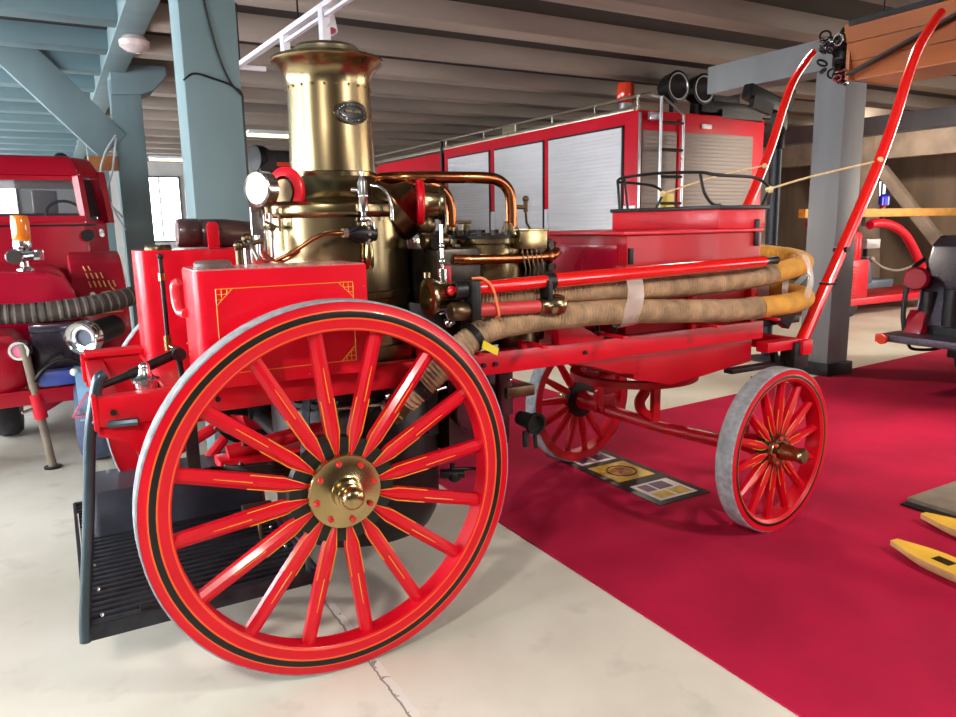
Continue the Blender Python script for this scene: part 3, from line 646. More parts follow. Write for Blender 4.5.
# air vessel and pump body under the hoses
b = MB(); b.lathe([(0, .98), (.105, .98), (.105, 1.0), (.095, 1.005), (.095, 1.16), (.08, 1.20), (0, 1.22)], 28, (1.0, .42, 0)); part(b, 'air_vessel', BRASS_D)
b = MB(); b.box((.68, .52, .55), (1.02, 1.0, .96), None, .03); b.cyl((.76, .50, .78), (.76, .42, .78), .09, None, 24); b.lathe([(.10, 0), (.105, .01), (.105, .03), (.10, .035)], 24, (.76, .42, .78), (0, -1, 0)); b.cyl((.86, .48, .55), (.86, .48, .44), .05); b.cyl((.92, .42, .74), (.92, .42, .96), .04); part(b, 'pump_body', mat('maroon_casting', (.07, .012, .018), .4, .4, .1, .4, 10))
b = MB(); b.lathe([(.042, 0), (.052, 0), (.052, .02), (.04, .025), (.035, .12), (0, .12)], 24, (1.02, .30, .70), (-.1, 1, .05), IRON); b.lathe([(.0, .03), (.042, .03), (.042, 0)], 24, (1.02, .30, .70), (-.1, 1, .05), BLACK_P); b.box((.90, .36, .82), (1.05, .46, .87), BRASS_D, .006); b.tube([(.97, .32, .67), (.965, .31, .60)], .015, IRON); b.tube([(1.02, .32, .65), (1.02, .31, .585)], .010, IRON); b.ball((.93, .40, .90), .02, NICKEL); part(b, 'delivery_outlet', IRON)
b = MB(); b.tube([(.66, .58, .45), (.76, .52, .45)], .022); b.tube([(.71, .55, .45), (.71, .55, .50)], .012); b.tube([(.71, .54, .475), (.84, .52, .46)], .008); b.ball((.72, .55, .44), .034); part(b, 'drain_tap', IRON)
b = MB(); b.tube(smooth([(-.36, .36, .89), (-.30, .36, .86), (-.26, .36, .85), (-.26, .36, .80)], 5), .012, BRASS_D); b.tube([(-.30, .50, .74), (.0, .50, .775), (.30, .5, .80)], .03, RED_DULL, 10); b.box((-.34, .44, .69), (.05, .56, .725), RED, .006); b.box((-.10, .44, .64), (.04, .56, .72), RED, .006); part(b, 'brake_beam', RED)
b = MB(); b.tube(smooth([(.05, .30, .905), (.30, .28, .905), (.55, .28, .935)], 5), .006, NICKEL); b.tube(smooth([(.15, .4, .97), (.4, .38, 1.03), (.62, .36, 1.07)], 5), .008, BRASS_B); b.ball((.30, .29, .93), .018, NICKEL, 10); part(b, 'side_rod', NICKEL)
b = MB(); b.box((-.25, .52, .45), (-.13, .58, .49), None, .006); b.ball((-.17, .55, .46), .03); b.tube([(-.26, .54, .47), (-.33, .53, .455)], .010); b.tube(smooth([(-.20, .53, .45), (-.20, .50, .42), (-.195, .49, .36)], 4), .008); part(b, 'ash_pan_cock', BRASS_D)
# slatted stoker's platform hung from the rear of the frame
PZ = .25
b = MB(); b.box((-.845, .315, PZ - .045), (-.02, .335, PZ + .012), None, .003); b.box((-.845, 1.66, PZ - .045), (-.02, 1.68, PZ + .012), None, .003)
b.box((-.85, .315, PZ - .03), (-.835, 1.68, PZ + .008), None, .002); b.box((-.03, .335, PZ - .03), (-.015, 1.66, PZ + .008), None, .002); b.box((-.45, .335, PZ - .05), (-.42, 1.66, PZ - .03), None, .002)
for i in range(29): b.box((-.83, .37 + i * .045 - .011, PZ - .022), (-.035, .37 + i * .045 + .011, PZ), None, .002)
for y in (.40, .62, .86, 1.1): b.ball((-.79, y, PZ + .002), .008, NICKEL, 8); b.ball((-.07, y, PZ + .002), .008, NICKEL, 8)
b.box((-.72, .335, PZ), (-.58, .365, PZ + .006), None, .002); b.box((-.67, .34, PZ), (-.63, .362, PZ + .03), None, .006)
plat = part(b, 'stoker_platform', GRATE)
b = MB(); b.tube(smooth([(-.85, .325, .205), (-.842, .325, .30), (-.80, .325, .62), (-.765, .325, .92), (-.738, .325, 1.05), (-.72, .325, 1.115), (-.70, .33, 1.13)], 6), .019, None, 12); b.tube([(-.755, .325, .975), (-.70, .27, .972), (-.62, .255, .972)], .014, None, 8); part(b, 'platform_hanger', STEELB)
b = MB(); b.prism(rrect(-.775, -.02, 1.17, 1.50, .03, 4), 'z', PZ, .455); part(b, 'coal_box', BOXG)
for x in (-.06,):
    b = MB(); b.bar((x, .33, PZ), (x, .33, .60), .03, .012); b.bar((x, .33, .60), (.0, .40, .97), .03, .012); part(b, 'platform_stay', STEELB)

# body, driver's seat and front
b = MB(); b.box((1.53, .30, 1.062), (2.46, 1.22, 1.535), None, .008); body = part(b, 'hose_box', RED_DULL)
b = MB(); b.box((1.50, .285, 1.535), (2.46, 1.235, 1.553), None, .005); b.build('bench_lid', RED, body)
b = MB(); b.box((1.522, .36, 1.25), (1.532, 1.16, 1.49), None, .003); b.build('locker_door', mat('crimson_panel', (.50, .004, .03), .28, 0, .5), body)
b = MB(); b.box((1.512, .92, 1.43), (1.524, .98, 1.50), None, .003); b.box((1.54, .288, 1.40), (1.565, .302, 1.475), None, .003); b.box((2.40, .288, 1.46), (2.435, .302, 1.60), None, .008); b.build_split('latch', IRON, body)
b = MB(); b.torus((1.42, .305, 1.115), .055, .011, (0, 1, 0)); b.build('lifting_ring', IRON, body)
b = MB(); b.box((2.13, .30, 1.553), (2.48, 1.12, 1.652), None, .006); seat = part(b, 'driver_seat', RED)
b = MB(); b.box((2.12, .285, 1.652), (2.50, 1.13, 1.672), None, .005); b.build('seat_rim', BLACK_P, seat)
b = MB(); b.tube(smooth([(2.18, 1.11, 1.67), (2.165, 1.11, 1.80), (2.16, 1.10, 1.845), (2.15, .98, 1.855), (2.115, .7, 1.855), (2.115, .42, 1.84), (2.13, .345, 1.825), (2.22, .33, 1.82), (2.40, .33, 1.815), (2.50, .33, 1.79), (2.535, .33, 1.75), (2.49, .33, 1.67)], 6), .0085, None, 8)
b.tube([(2.16, 1.05, 1.852), (2.18, 1.04, 1.67)], .007, None, 8); b.tube(smooth([(2.116, .42, 1.84), (2.13, .40, 1.74), (2.16, .37, 1.68), (2.20, .35, 1.672)], 4), .008, None, 8); b.build('seat_rail', IRON, seat)
b = MB(); b.tube(smooth([(2.165, 1.11, 1.83), (2.30, 1.11, 1.825), (2.45, 1.11, 1.81), (2.52, 1.11, 1.765), (2.47, 1.11, 1.67)], 6), .0085, None, 8); b.build('seat_rail', IRON, seat)
# lower box, turntable and fore-carriage
b = MB(); b.prism([(1.60, .965), (2.44, .965), (2.44, .835), (2.10, .80), (1.86, .775), (1.60, .835)], 'y', .31, 1.21, None, .006); part(b, 'tool_locker', RED_DULL)
b = MB(); b.prism([(1.20, .965), (1.62, .965), (1.62, .86), (1.50, .88), (1.32, .94), (1.2, .955)], 'y', .30, .34, None, .004); part(b, 'frame_bracket', RED_DULL)
b = MB(); b.lathe([(.30, .73), (.36, .73), (.36, .765), (.30, .765)], 44, (2.0, .76, 0), m=None, closed=True); b.lathe([(.0, .765), (.10, .765), (.10, .84), (0, .84)], 24, (2.0, .76, 0)); b.box((1.70, .70, .765), (2.35, .82, .80), None, .004); part(b, 'turntable_ring', RED_DULL)
c = A0.lerp(A1, .86); d = V((math.cos(ST), math.sin(ST), 0)); b = MB()
for i in range(4): b.tube(smooth([c - d * (.40 - .06 * i) + V((0, 0, .36 - .03 * i)), c - d * .2 + V((0, 0, .27 - .014 * i)), c + V((0, 0, .24 - .012 * i)), c + d * .2 + V((0, 0, .27 - .014 * i)), c + d * (.40 - .06 * i) + V((0, 0, .36 - .03 * i))], 4), .013, None, 6)
b.box((c.x - .05, c.y - .03, c.z), (c.x + .05, c.y + .03, c.z + .25), None, .006)
part(b, 'front_spring', RED_DULL)
b = MB(); b.tube(smooth([(2.0, .70, .73), (2.02, .68, .66), (1.98, .68, .60), (2.0, .68, .54), (2.05, .66, .50)], 5), .03, None, 8); b.bar((2.06, .64, .74), (2.06, .64, .48), .03, .05); part(b, 'perch_bracket', RED_DULL)
# shaft carrier at the front
b = MB(); b.box((2.46, .22, .89), (2.74, .30, .945), None, .006); b.box((2.46, 1.22, .89), (2.74, 1.30, .945), None, .006); b.box((2.70, .18, .86), (2.78, 1.34, .94), None, .008); part(b, 'shaft_carrier', RED)
b = MB(); b.prism([(2.47, 1.08), (2.62, 1.08), (2.78, .98), (2.98, 1.25), (2.93, 1.28), (2.76, 1.16), (2.6, 1.14), (2.47, 1.14)], 'y', .34, .39, None, .004); b.prism([(2.47, 1.08), (2.62, 1.08), (2.78, .98), (2.98, 1.25), (2.93, 1.28), (2.76, 1.16), (2.6, 1.14), (2.47, 1.14)], 'y', 1.13, 1.18, None, .004)
b.box((2.62, .40, 1.0), (2.95, 1.12, 1.04), None, .004); part(b, 'footboard_bracket', IRON)
b = MB(); b.bar((2.60, .30, .90), (2.66, .30, .70), .03, .03); b.bar((2.45, .30, .74), (2.72, .30, .70), .035, .02); b.box((2.25, .27, .79), (2.66, .33, .815), None, .004); part(b, 'step_iron', IRON)
b = MB(); b.cyl((2.475, .30, 1.10), (2.475, .25, 1.10), .022); b.cyl((2.475, .25, 1.10), (2.475, .235, 1.10), .03); part(b, 'brass_lug', BRASS_B)
b = MB(); b.box((2.48, .36, 1.13), (2.62, .385, 1.30), None, .004); b.box((2.47, .40, 1.2), (2.66, 1.12, 1.34), None, .01); part(b, 'front_plate', mat('pinkish_grey_plate', (.35, .25, .24), .5, .2))
def shaft(y, s):
    b = MB(); pts = smooth([(2.70, y, .80), (2.92, y, 1.16), (3.20, y, 1.62), (3.36, y, 1.90), (3.48, y, 2.15), (3.57, y, 2.38), (3.66, y, 2.56), (3.78, y, 2.70), (3.86, y, 2.775)], 6)
    pts = [p + V((s * .24 * min(1, max(0, (p.z - .8) / .85)), 0, 0)) for p in pts]
    n = len(pts); b.tube(pts, [.036 - .012 * i / n for i in range(n)], None, 14)
    return b
s1 = part(shaft(.25, 0), 'drag_shaft', mat('bright_red_shaft', (.74, .008, .006), .22, 0, .8, .05))
b = MB(); b.cyl((3.07, .205, 1.42), (3.07, .29, 1.42), .016); b.tube([(2.96, .19, 1.235), (2.90, .25, 1.24), (3.0, .30, 1.24), (3.06, .25, 1.25)], .005); b.build('shaft_bolt', IRON, s1)
s2 = part(shaft(1.27, 1), 'drag_shaft', s1.data.materials[0])
b = MB(); b.cyl((3.24, 1.22, 1.42), (3.24, 1.32, 1.42), .016); b.build('shaft_bolt', IRON, s2)
b = MB(); b.box((2.66, .20, .78), (2.78, .30, .93), None, .01); b.box((2.66, 1.22, .78), (2.78, 1.32, .93), None, .01); part(b, 'shaft_socket', IRON)
# brackets that carry the hoses
b = MB()
for x in (.62, .93, 1.36, 1.95, 2.38): b.box((x - .015, .10, 1.085), (x + .015, .29, 1.097), None, .003); b.box((x - .015, .265, 1.06), (x + .015, .299, 1.40 if x > 1.5 else 1.10), None, .003)
part(b, 'hose_bracket', RED)
b = MB(); b.prism([(1.10, 1.062), (1.36, 1.062), (1.12, 1.20), (1.08, 1.20)], 'y', .24, .30, None, .004); part(b, 'hose_bracket', RED)

# ------------------------------------------------------------------ hoses, pipes and cords carried on the engine
up = [(.50, .185, 1.322), (.75, .175, 1.312), (1.05, .17, 1.308), (1.38, .17, 1.302), (1.64, .17, 1.296), (2.05, .17, 1.297), (2.40, .17, 1.318)]
U = thing('suction_hose', 'upper ribbed canvas suction hose along the engine, looped at its yellow end', 'hose', (1.4, .17, 1.24), 'canvas suction hoses on the engine')
b = MB(); ridged(b, up, .047, .0165, .006, None, 18); b.build('hose_body', HOSE, U)
b = MB(); ridged(b, [(2.40, .17, 1.318), (2.55, .17, 1.342), (2.66, .19, 1.358), (2.76, .27, 1.37), (2.80, .38, 1.385), (2.75, .48, 1.40), (2.66, .50, 1.41), (2.58, .49, 1.415)], .050, .02, .0025, None, 18); b.build('hose_end', HOSE_E, U)
b = MB(); b.lathe([(.03, 0), (.056, 0), (.06, .01), (.06, .03), (.045, .034), (.045, .06), (.058, .062), (.058, .08), (.04, .085), (0, .085)], 24, (2.585, .49, 1.415), (-1, -.1, .1)); b.cyl((2.50, .42, 1.47), (2.56, .42, 1.48), .02); b.build('coupling', BRASS_B, U)
b = MB(); b.lathe([(0, .04), (.045, .04), (.05, 0), (.074, .004), (.076, .02), (.07, .03), (.058, .07), (.052, .10), (.05, .13), (0, .13)], 28, (.425, .185, 1.325), (1, -.02, -.03)); b.tube([(.43, .185, 1.40), (.43, .185, 1.42)], .015); b.ball((.50, .115, 1.35), .02, BOLT_RED, 12); b.build('coupling', BRASS, U)
lo = [(.33, .20, .93), (.36, .18, .962), (.459, .15, 1.048), (.527, .14, 1.105), (.596, .135, 1.154), (.689, .135, 1.19), (.833, .14, 1.205), (1.036, .14, 1.21), (1.367, .14, 1.205), (1.627, .14, 1.186), (2.039, .14, 1.160), (2.27, .14, 1.158)]
W2 = thing('suction_hose', 'lower ribbed canvas suction hose on the engine, bent down behind the large wheel', 'hose', (1.2, .14, 1.09), 'canvas suction hoses on the engine')
b = MB(); ridged(b, lo, .050, .0165, .006, None, 18); b.build('hose_body', HOSE, W2)
b = MB(); ridged(b, [(2.27, .14, 1.158), (2.45, .14, 1.16), (2.60, .15, 1.168), (2.70, .20, 1.18), (2.735, .32, 1.19), (2.735, .50, 1.19), (2.735, 1.05, 1.19)], .052, .02, .0025, None, 18); b.build('hose_end', HOSE_E, W2)
b = MB(); b.lathe([(.03, 0), (.052, 0), (.058, .012), (.058, .03), (.05, .035), (.05, .09), (0, .09)], 24, (.275, .235, .87), (.60, -.33, .62)); b.build('coupling', BRASS_D, W2)
b = MB(); b.lathe([(.052, -.012), (.06, -.01), (.06, .035), (.052, .04)], 20, (.37, .18, .97), (.62, -.1, .6)); b.build('hose_clamp', IRON, W2)
b = MB(); b.lathe([(.055, -.01), (.059, -.008), (.059, .018), (.055, .02)], 20, (.60, .135, 1.157), (.8, 0, .45)); b.build('hose_clamp', IRON, W2)
b = MB(); b.hexa([(.60, .068, 1.125), (.665, .062, 1.09), (.675, .064, 1.115), (.61, .07, 1.155), (.60, .063, 1.125), (.665, .057, 1.09), (.675, .059, 1.115), (.61, .065, 1.155)]); b.build('tag', TAGY, W2)['label'] = 'yellow plastic tag'
BP = thing('branch_pipe', 'long straight red branch pipe lashed above the canvas hoses', 'pipe', (1.4, .10, 1.34), 'red branch pipes on the engine')
b = MB(); b.tube([(.52, .10, 1.352), (.93, .10, 1.364)], .027, None, 18); b.tube([(.96, .10, 1.365), (2.24, .10, 1.393)], [.032, .028], None, 18); b.build('tube', s1.data.materials[0], BP)
b = MB(); b.lathe([(.028, 0), (.034, .003), (.034, .04), (.028, .043)], 18, (.925, .10, 1.364), (1, 0, .02)); b.lathe([(.028, 0), (.036, .003), (.036, .05), (.028, .053)], 18, (.50, .10, 1.351), (1, 0, .02)); b.lathe([(.028, 0), (.024, .02), (.018, .04), (.022, .10), (.0, .10)], 18, (2.235, .10, 1.393), (1, 0, .03)); b.build_split('collar', IRON, BP)
SB = thing('branch_pipe', 'short red branch pipe with brass nozzle strapped under the long one', 'pipe', (.72, .09, 1.24), 'red branch pipes on the engine')
b = MB(); b.tube([(.59, .085, 1.272), (.88, .085, 1.267)], .026, None, 18); b.build('tube', RED_FADED, SB)
b = MB(); b.lathe([(0, 0), (.03, 0), (.036, .01), (.036, .06), (.027, .075), (.027, .10), (.024, .115), (0, .115)], 20, (.475, .085, 1.274), (1, 0, -.02)); b.build('inlet_socket', BRASS_D, SB)
b = MB(); b.lathe([(.02, -.07), (.032, -.065), (.036, -.05), (.036, -.03), (.034, -.02), (.043, -.005), (.046, .02), (.042, .042), (.028, .055), (.022, .058), (.0, .04)], 24, (.95, .085, 1.266), (1, 0, 0)); b.build('nozzle', BRASS, SB)
b = MB(); b.box((.555, .052, 1.235), (.595, .12, 1.385), None, .006); b.box((.915, .06, 1.235), (.935, .12, 1.37), None, .004); b.build_split('strap', IRON, SB)
b = MB(); b.tube(smooth([(.60, .13, 1.392), (.625, .09, 1.392), (.65, .064, 1.36), (.665, .055, 1.30), (.675, .056, 1.25), (.675, .08, 1.235)], 6), .0055, None, 6); tag(b.build('orange_cord', CORD_O), 'orange cord tied round the two red pipes', 'cord')
def wrap(x, lab, w=.05, pts=None):
    b = MB(); prof = []
    k = 22; segs = []
    for j in range(5):
        xx = x - w + 2 * w * j / 4 + .006 * math.sin(j * 2.1)
        ring = []
        for i in range(k):
            a = 2 * PI * i / k
            ry, rz = pts[1]; 
            ring.append((xx + .006 * math.sin(a * 3), pts[0][0] + (ry + .003 * math.sin(5 * a + j)) * math.cos(a), pts[0][1] + (rz + .003 * math.cos(4 * a + j)) * math.sin(a)))
        segs.append(ring)
    vs = [p for r_ in segs for p in r_]; fs = [(j * k + i, j * k + (i + 1) % k, (j + 1) * k + (i + 1) % k, (j + 1) * k + i) for j in range(4) for i in range(k)]
    b._put(vs, fs); return tag(b.build('plastic_wrap', WRAP, None, 80), lab, 'plastic wrap', 'plastic wraps round the hoses')
wrap(1.385, 'clear plastic wrap binding both hoses and the red pipe mid-way along the engine', .045, ((.15, 1.268), (.078, .135)))
wrap(2.60, 'clear plastic wrap tied round the yellow hose ends at the engine front', .022, ((.17, 1.262), (.075, .158)))
b = MB(); b.tube(smooth([(2.52, 1.11, 1.765), (2.9, 1.18, 1.845), (3.25, 1.245, 1.91), (3.60, 1.26, 1.965)], 8), .006, None, 6); b.ball((2.52, 1.11, 1.765), .022, None, 8); b.ball((3.60, 1.235, 1.965), .02, None, 8); tag(b.build('cord', ROPE), 'pale cord tied from the seat rail to the far red shaft', 'cord', 'cords from the seat rail to the shafts')
b = MB(); b.tube(smooth([(2.535, .33, 1.755), (2.85, .30, 1.825), (3.36, .26, 1.915)], 8), .006, None, 6); b.ball((2.54, .33, 1.752), .022, None, 8); b.ball((3.35, .235, 1.92), .018, None, 8); tag(b.build('cord', ROPE), 'pale cord tied from the seat rail to the near red shaft', 'cord', 'cords from the seat rail to the shafts')
b = MB(); o_ = []
b.lathe([(0, 0), (.058, 0), (.064, .01), (.066, .09), (.060, .10), (.064, .11), (.066, .20), (.058, .30), (.05, .40), (0, .41)], 26, (-.315, 1.2, 1.584), (1, .02, -.03)); tag(b.build('leather_roll', LEATHER), 'dark brown leather roll lying on top of the far red water tank', 'leather roll')

# ------------------------------------------------------------------ floor things
SG = thing('picture_board', 'black mat board with three printed pictures lying on the red carpet', 'board', (2.23, 1.11, .007))
b = MB(); b.box((2.03, .55, .0072), (2.435, 1.675, .0122), None, .002); b.build('board', BLACK_P, SG)
def panel(y0, y1, base, items, nm='picture'):
    b = MB(); b.box((2.085, y0, .0122), (2.38, y1, .0135)); o = b.build(nm, base, SG)
    b = MB()
    for (x0_, x1_, a0, a1, m) in items: b.box((2.085 + .295 * x0_, y0 + (y1 - y0) * a0, .0135), (2.085 + .295 * x1_, y0 + (y1 - y0) * a1, .0143), m)
    b.build('printed_scene', PRINT_D, o)
    return o
panel(1.335, 1.60, PRINT_W, [(.08, .42, .55, .92, PRINT_Y), (.55, .9, .55, .92, PRINT_Y), (.08, .45, .1, .5, PRINT_D), (.52, .9, .1, .48, PRINT_D)])
o = panel(.96, 1.27, PRINT_Y, [])
b = MB(); b.torus((2.235, 1.115, .0137), .095, .005, (0, 0, 1), BLACK_P, 32, 6); b.lathe([(0, .0015), (.07, .0015), (.07, 0)], 28, (2.235, 1.115, .0132), (0, 0, 1), mat('emblem_orange', (.55, .20, .02), .4)); b.bar((2.19, 1.08, .015), (2.28, 1.15, .015), .022, .002, PRINT_R); b.bar((2.27, 1.07, .015), (2.20, 1.16, .015), .016, .002, PRINT_Y); b.ball((2.235, 1.15, .014), .02, PRINT_R, 10, sz=.15); b.build('emblem', PRINT_Y, o)
panel(.60, .865, PRINT_W, [(.42, .80, .52, .92, PRINT_D), (.10, .36, .52, .9, PRINT_D), (.55, .92, .08, .45, PRINT_Y), (.08, .48, .08, .42, PRINT_Y)])
def block(org, ang, lab, L=1.05):
    T = thing('wooden_float', lab, 'wooden block', org, 'yellow wooden blocks on the carpet')
    k = 26; w = .080
    M = Matrix.Translation(org) @ Matrix.Rotation(ang, 4, 'Z')
    b = MB(); rings = []
    for i in range(k):
        t = i / (k - 1); x = t * L; e = min(1, math.sin(min(1, t / .22) * PI / 2), math.sin(min(1, (1 - t) / .22) * PI / 2)); e = max(e, .06)
        hw = w * (.25 + .75 * e); zt = .056; zb = .032 - .030 * e
        rings.append([(x, -hw, zt), (x, -hw * .92, zt - .026), (x, -hw * .55, zb), (x, hw * .55, zb), (x, hw * .92, zt - .026), (x, hw, zt)])
    vs = [p for r_ in rings for p in r_]; fs = [(i * 6 + j, i * 6 + (j + 1) % 6, (i + 1) * 6 + (j + 1) % 6, (i + 1) * 6 + j) for i in range(k - 1) for j in range(6)] + [tuple(range(6)), tuple(range(6 * (k - 1), 6 * k))]
    fl = b._put(vs, fs)
    iy, iw = b.mi(WOODN), None
    o_m = b.mats
    b.mats = [WOODN, WOODY]
    for i, f in enumerate(fl[:-2]): f.material_index = 1 if (i % 6 == 5) else 0
    bd = b.build('body', WOODN, T, 38, M)
    b = MB()
    for sx in (.21, .42, .63): b.box((sx, -.028, .0545), (sx + .085, .028, .0566))
    b.build_split('slot', BRASS_D, bd, 38, M)
    return T
block((2.575, -.47, .008), math.radians(-98), 'nearer of the two yellow boat-shaped wooden blocks with square slots on the carpet')
block((3.02, -.36, .008), math.radians(-92), 'farther of the two yellow boat-shaped wooden blocks, beside the grey board')
b = MB(); b.box((3.22, -1.5, .0075), (4.3, -.16, .045), None, .004); T = tag(b.build('floor_board', GREYB), 'flat grey board lying on the red carpet behind the yellow blocks', 'board')
b = MB(); b.box((3.22, -1.5, .010), (3.16, -.16, .0102 + .012), None, .002); b.build('board_edge', IRON, T)

# ------------------------------------------------------------------ big red truck with roller shutters
TX, TY = 5.80, 5.0
TR = thing('fire_truck', 'large modern red fire truck with silver roller shutters behind the steam engine', 'truck', (7.0, 9.0, 0))
b = MB(); b.box((TX, TY, .55), (TX + 2.36, 10.36, 2.99), None, .03); tb = part(b, 'body', RED_TRUCK, TR)
def shutter(name, plane, u0, u1, z0, z1, m):
    b = MB(); nz = int((z1 - z0) / .05)
    if plane == 'x': b.box((TX - .006, u0, z0), (TX + .01, u1, z1))
    else: b.box((u0, TY - .006, z0), (u1, TY + .01, z1))
    for i in range(nz):
        za = z0 + (z1 - z0) * i / nz; zb = z0 + (z1 - z0) * (i + 1) / nz
        if plane == 'x': b.box((TX - .012, u0, za + .001), (TX + .01, u1, zb - .002), None, .004)
        else: b.box((u0, TY - .012, za + .001), (u1, TY + .01, zb - .002), None, .004)
    o = b.build(name, m, tb)
    return o
for a_, c_ in ((5.31, 6.95), (7.11, 8.51), (8.71, 10.18)):
    shutter('roller_shutter', 'x', a_, c_, .85, 2.80, ALU)
    b = MB(); b.box((TX - .015, a_ - .05, .85), (TX - .002, a_ - .015, 2.82)); b.box((TX - .015, a_ - .05, 2.80), (TX - .002, c_ + .01, 2.825)); b.build('shutter_edge', BLACK_P, tb)
for a_, c_ in ((5.02, 5.25), (6.965, 7.055), (8.525, 8.655), (10.19, 10.35)):
    b = MB(); b.box((TX - .010, a_, 1.1), (TX - .001, c_, 1.80)); b.build('white_band', WHITE, tb)
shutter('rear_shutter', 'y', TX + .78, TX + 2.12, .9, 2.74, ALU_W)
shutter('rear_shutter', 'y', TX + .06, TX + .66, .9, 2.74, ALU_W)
b = MB(); b.box((TX + .68, TY - .03, .8), (TX + .76, TY, 2.9), RED_TRUCK, .004); b.box((TX + .0, TY - .025, .8), (TX + .03, TY, 2.95), SILVER, .003); b.box((TX + .40, TY - .03, 1.55), (TX + .62, TY - .012, 1.95), TAGY); b.build('rear_trim', RED_TRUCK, tb)
b = MB()
for z in (3.03, 3.16): b.tube([(TX + .03, TY + .02, z), (TX + .03, 13.8, z)], .018, None, 8)
for yy_ in (5.05, 5.9, 6.9, 7.9, 8.9, 10.3, 10.5): b.tube([(TX + .03, yy_, 2.97), (TX + .03, yy_, 3.16)], .018, None, 8)
b.tube([(TX + .03, TY + .02, 3.16), (TX + .22, TY - .02, 3.19)], .018, None, 8); b.box((TX + .0, TY + .1, 2.985), (TX + .05, 13.7, 3.02), None, .004); part(b, 'roof_rail', mat('warm_silver_rail', (.60, .54, .42), .3, .9), TR)
b = MB()
for x in (TX + .23, TX + .62): b.tube([(x, TY - .16, 1.0), (x, TY - .16, 3.12 if x < TX + .3 else 2.93)], .020, None, 10)
b.tube([(TX + .23, TY - .16, 3.12), (TX + .23, TY + .1, 3.2)], .02, None, 10); b.tube([(TX + .62, TY - .16, 2.93), (TX + .50, TY + .1, 3.2)], .014, None, 8); b.box((TX + .2, TY - .15, 2.86), (TX + .24, TY, 2.9)); b.box((TX + .10, TY - .12, 2.86), (TX + .30, TY - .06, 2.95), None, .004); ld = part(b, 'rear_ladder', SILVER, TR)
for i in range(6):
    b = MB(); b.tube([(TX + .23, TY - .16, 1.15 + .335 * i), (TX + .62, TY - .16, 1.15 + .335 * i)], .02, None, 8); b.build('rung', IRON, ld)
b = MB(); b.cyl((TX + .30, 5.6, 2.98), (TX + .30, 5.6, 3.17), .09, None, 20); o = part(b, 'beacon', SILVER, TR)
b = MB(); b.lathe([(.10, 3.16), (.115, 3.18), (.118, 3.36), (.105, 3.42), (.0, 3.43)], 24, (TX + .30, 5.6, 0)); b.build('beacon_lens', REDLENS, o)
b = MB(); b.box((TX + .25, 6.0, 2.99), (TX + .6, 9.4, 3.10), None, .02); b.box((TX + .45, 8.6, 3.0), (TX + .6, 9.0, 3.26), None, .02); part(b, 'roof_locker', mat('straw_box', (.30, .24, .15), .6), TR)
for x in (TX + .70, TX + 1.17):
    b = MB(); b.lathe([(0, .26), (.12, .25), (.17, .16), (.195, .0), (.20, -.02), (.17, -.03), (.17, -.01)], 28, (x, TY + .05, 3.32), (0, 1, 0)); b.cyl((x, TY + .15, 2.99), (x, TY + .15, 3.2), .03); o = part(b, 'floodlight', IRON, TR)
    b = MB(); b.lathe([(0, -.005), (.17, -.005)], 28, (x, TY + .05, 3.32), (0, 1, 0), GLASS_D); b.torus((x, TY + .03, 3.32), .165, .012, (0, 1, 0), SILVER, 28, 6); b.build('floodlight_glass', GLASS_D, o)
b = MB(); b.box((TX + 1.42, TY + .1, 3.10), (TX + 1.95, TY + .4, 3.40), None, .02); b.bar((TX + 1.2, TY + .2, 3.12), (TX + 2.55, TY + .12, 3.08), .25, .16, None, (0, 0, 1), .02); b.bar((TX + 1.5, TY + .1, 3.02), (TX + 2.3, TY + .1, 3.0), .2, .12); part(b, 'roof_monitor', IRON, TR)
b = MB(); b.box((TX + 1.5, TY + .25, 3.30), (TX + 1.85, TY + .3, 3.55), None, .01); part(b, 'roof_lamp', SILVER, TR)
b = MB(); b.box((TX + 1.10, TY - .03, 2.80), (TX + 1.28, TY - .005, 2.86), None, .01); part(b, 'plate_lamp', WHITE, TR)
b = MB(); b.prism([(10.52, .55), (13.9, .55), (13.95, 1.6), (13.75, 2.85), (13.6, 2.95), (10.52, 2.95)], 'x', TX, TX + 2.36, None, .03); cab = part(b, 'cab', RED_TRUCK, TR)
b = MB(); b.box((TX - .008, 11.0, 1.75), (TX, 11.9, 2.60)); b.box((TX - .008, 12.2, 1.75), (TX, 13.2, 2.60)); b.build_split('cab_window', GLASS_D, cab)
b = MB(); b.box((TX - .01, 10.55, 1.1), (TX, 13.8, 1.75)); b.build('white_band', WHITE, cab)
b = MB(); b.box((TX + .03, 10.36, .6), (TX + 2.3, 10.52, 2.9)); b.tube([(TX + .0, 10.44, .7), (TX, 10.44, 3.15)], .03, None, 8); part(b, 'cab_gap', BLACK_P, TR)
for yy_ in (6.3, 12.2):
    for x in (TX + .18, TX + 2.18):
        b = MB(); b.lathe([(.28, -.14), (.46, -.14), (.5, -.10), (.5, .10), (.46, .14), (.28, .14), (.25, .06), (0, .06), (0, -.06), (.25, -.06)], 36, (x, yy_, .5), (1, 0, 0), TYRE_B); part(b, 'wheel', TYRE_B, TR)
b = MB(); b.box((TX + .35, TY + .1, .4), (TX + 2.0, 13.7, .56), None, .02); part(b, 'chassis', IRON, TR)

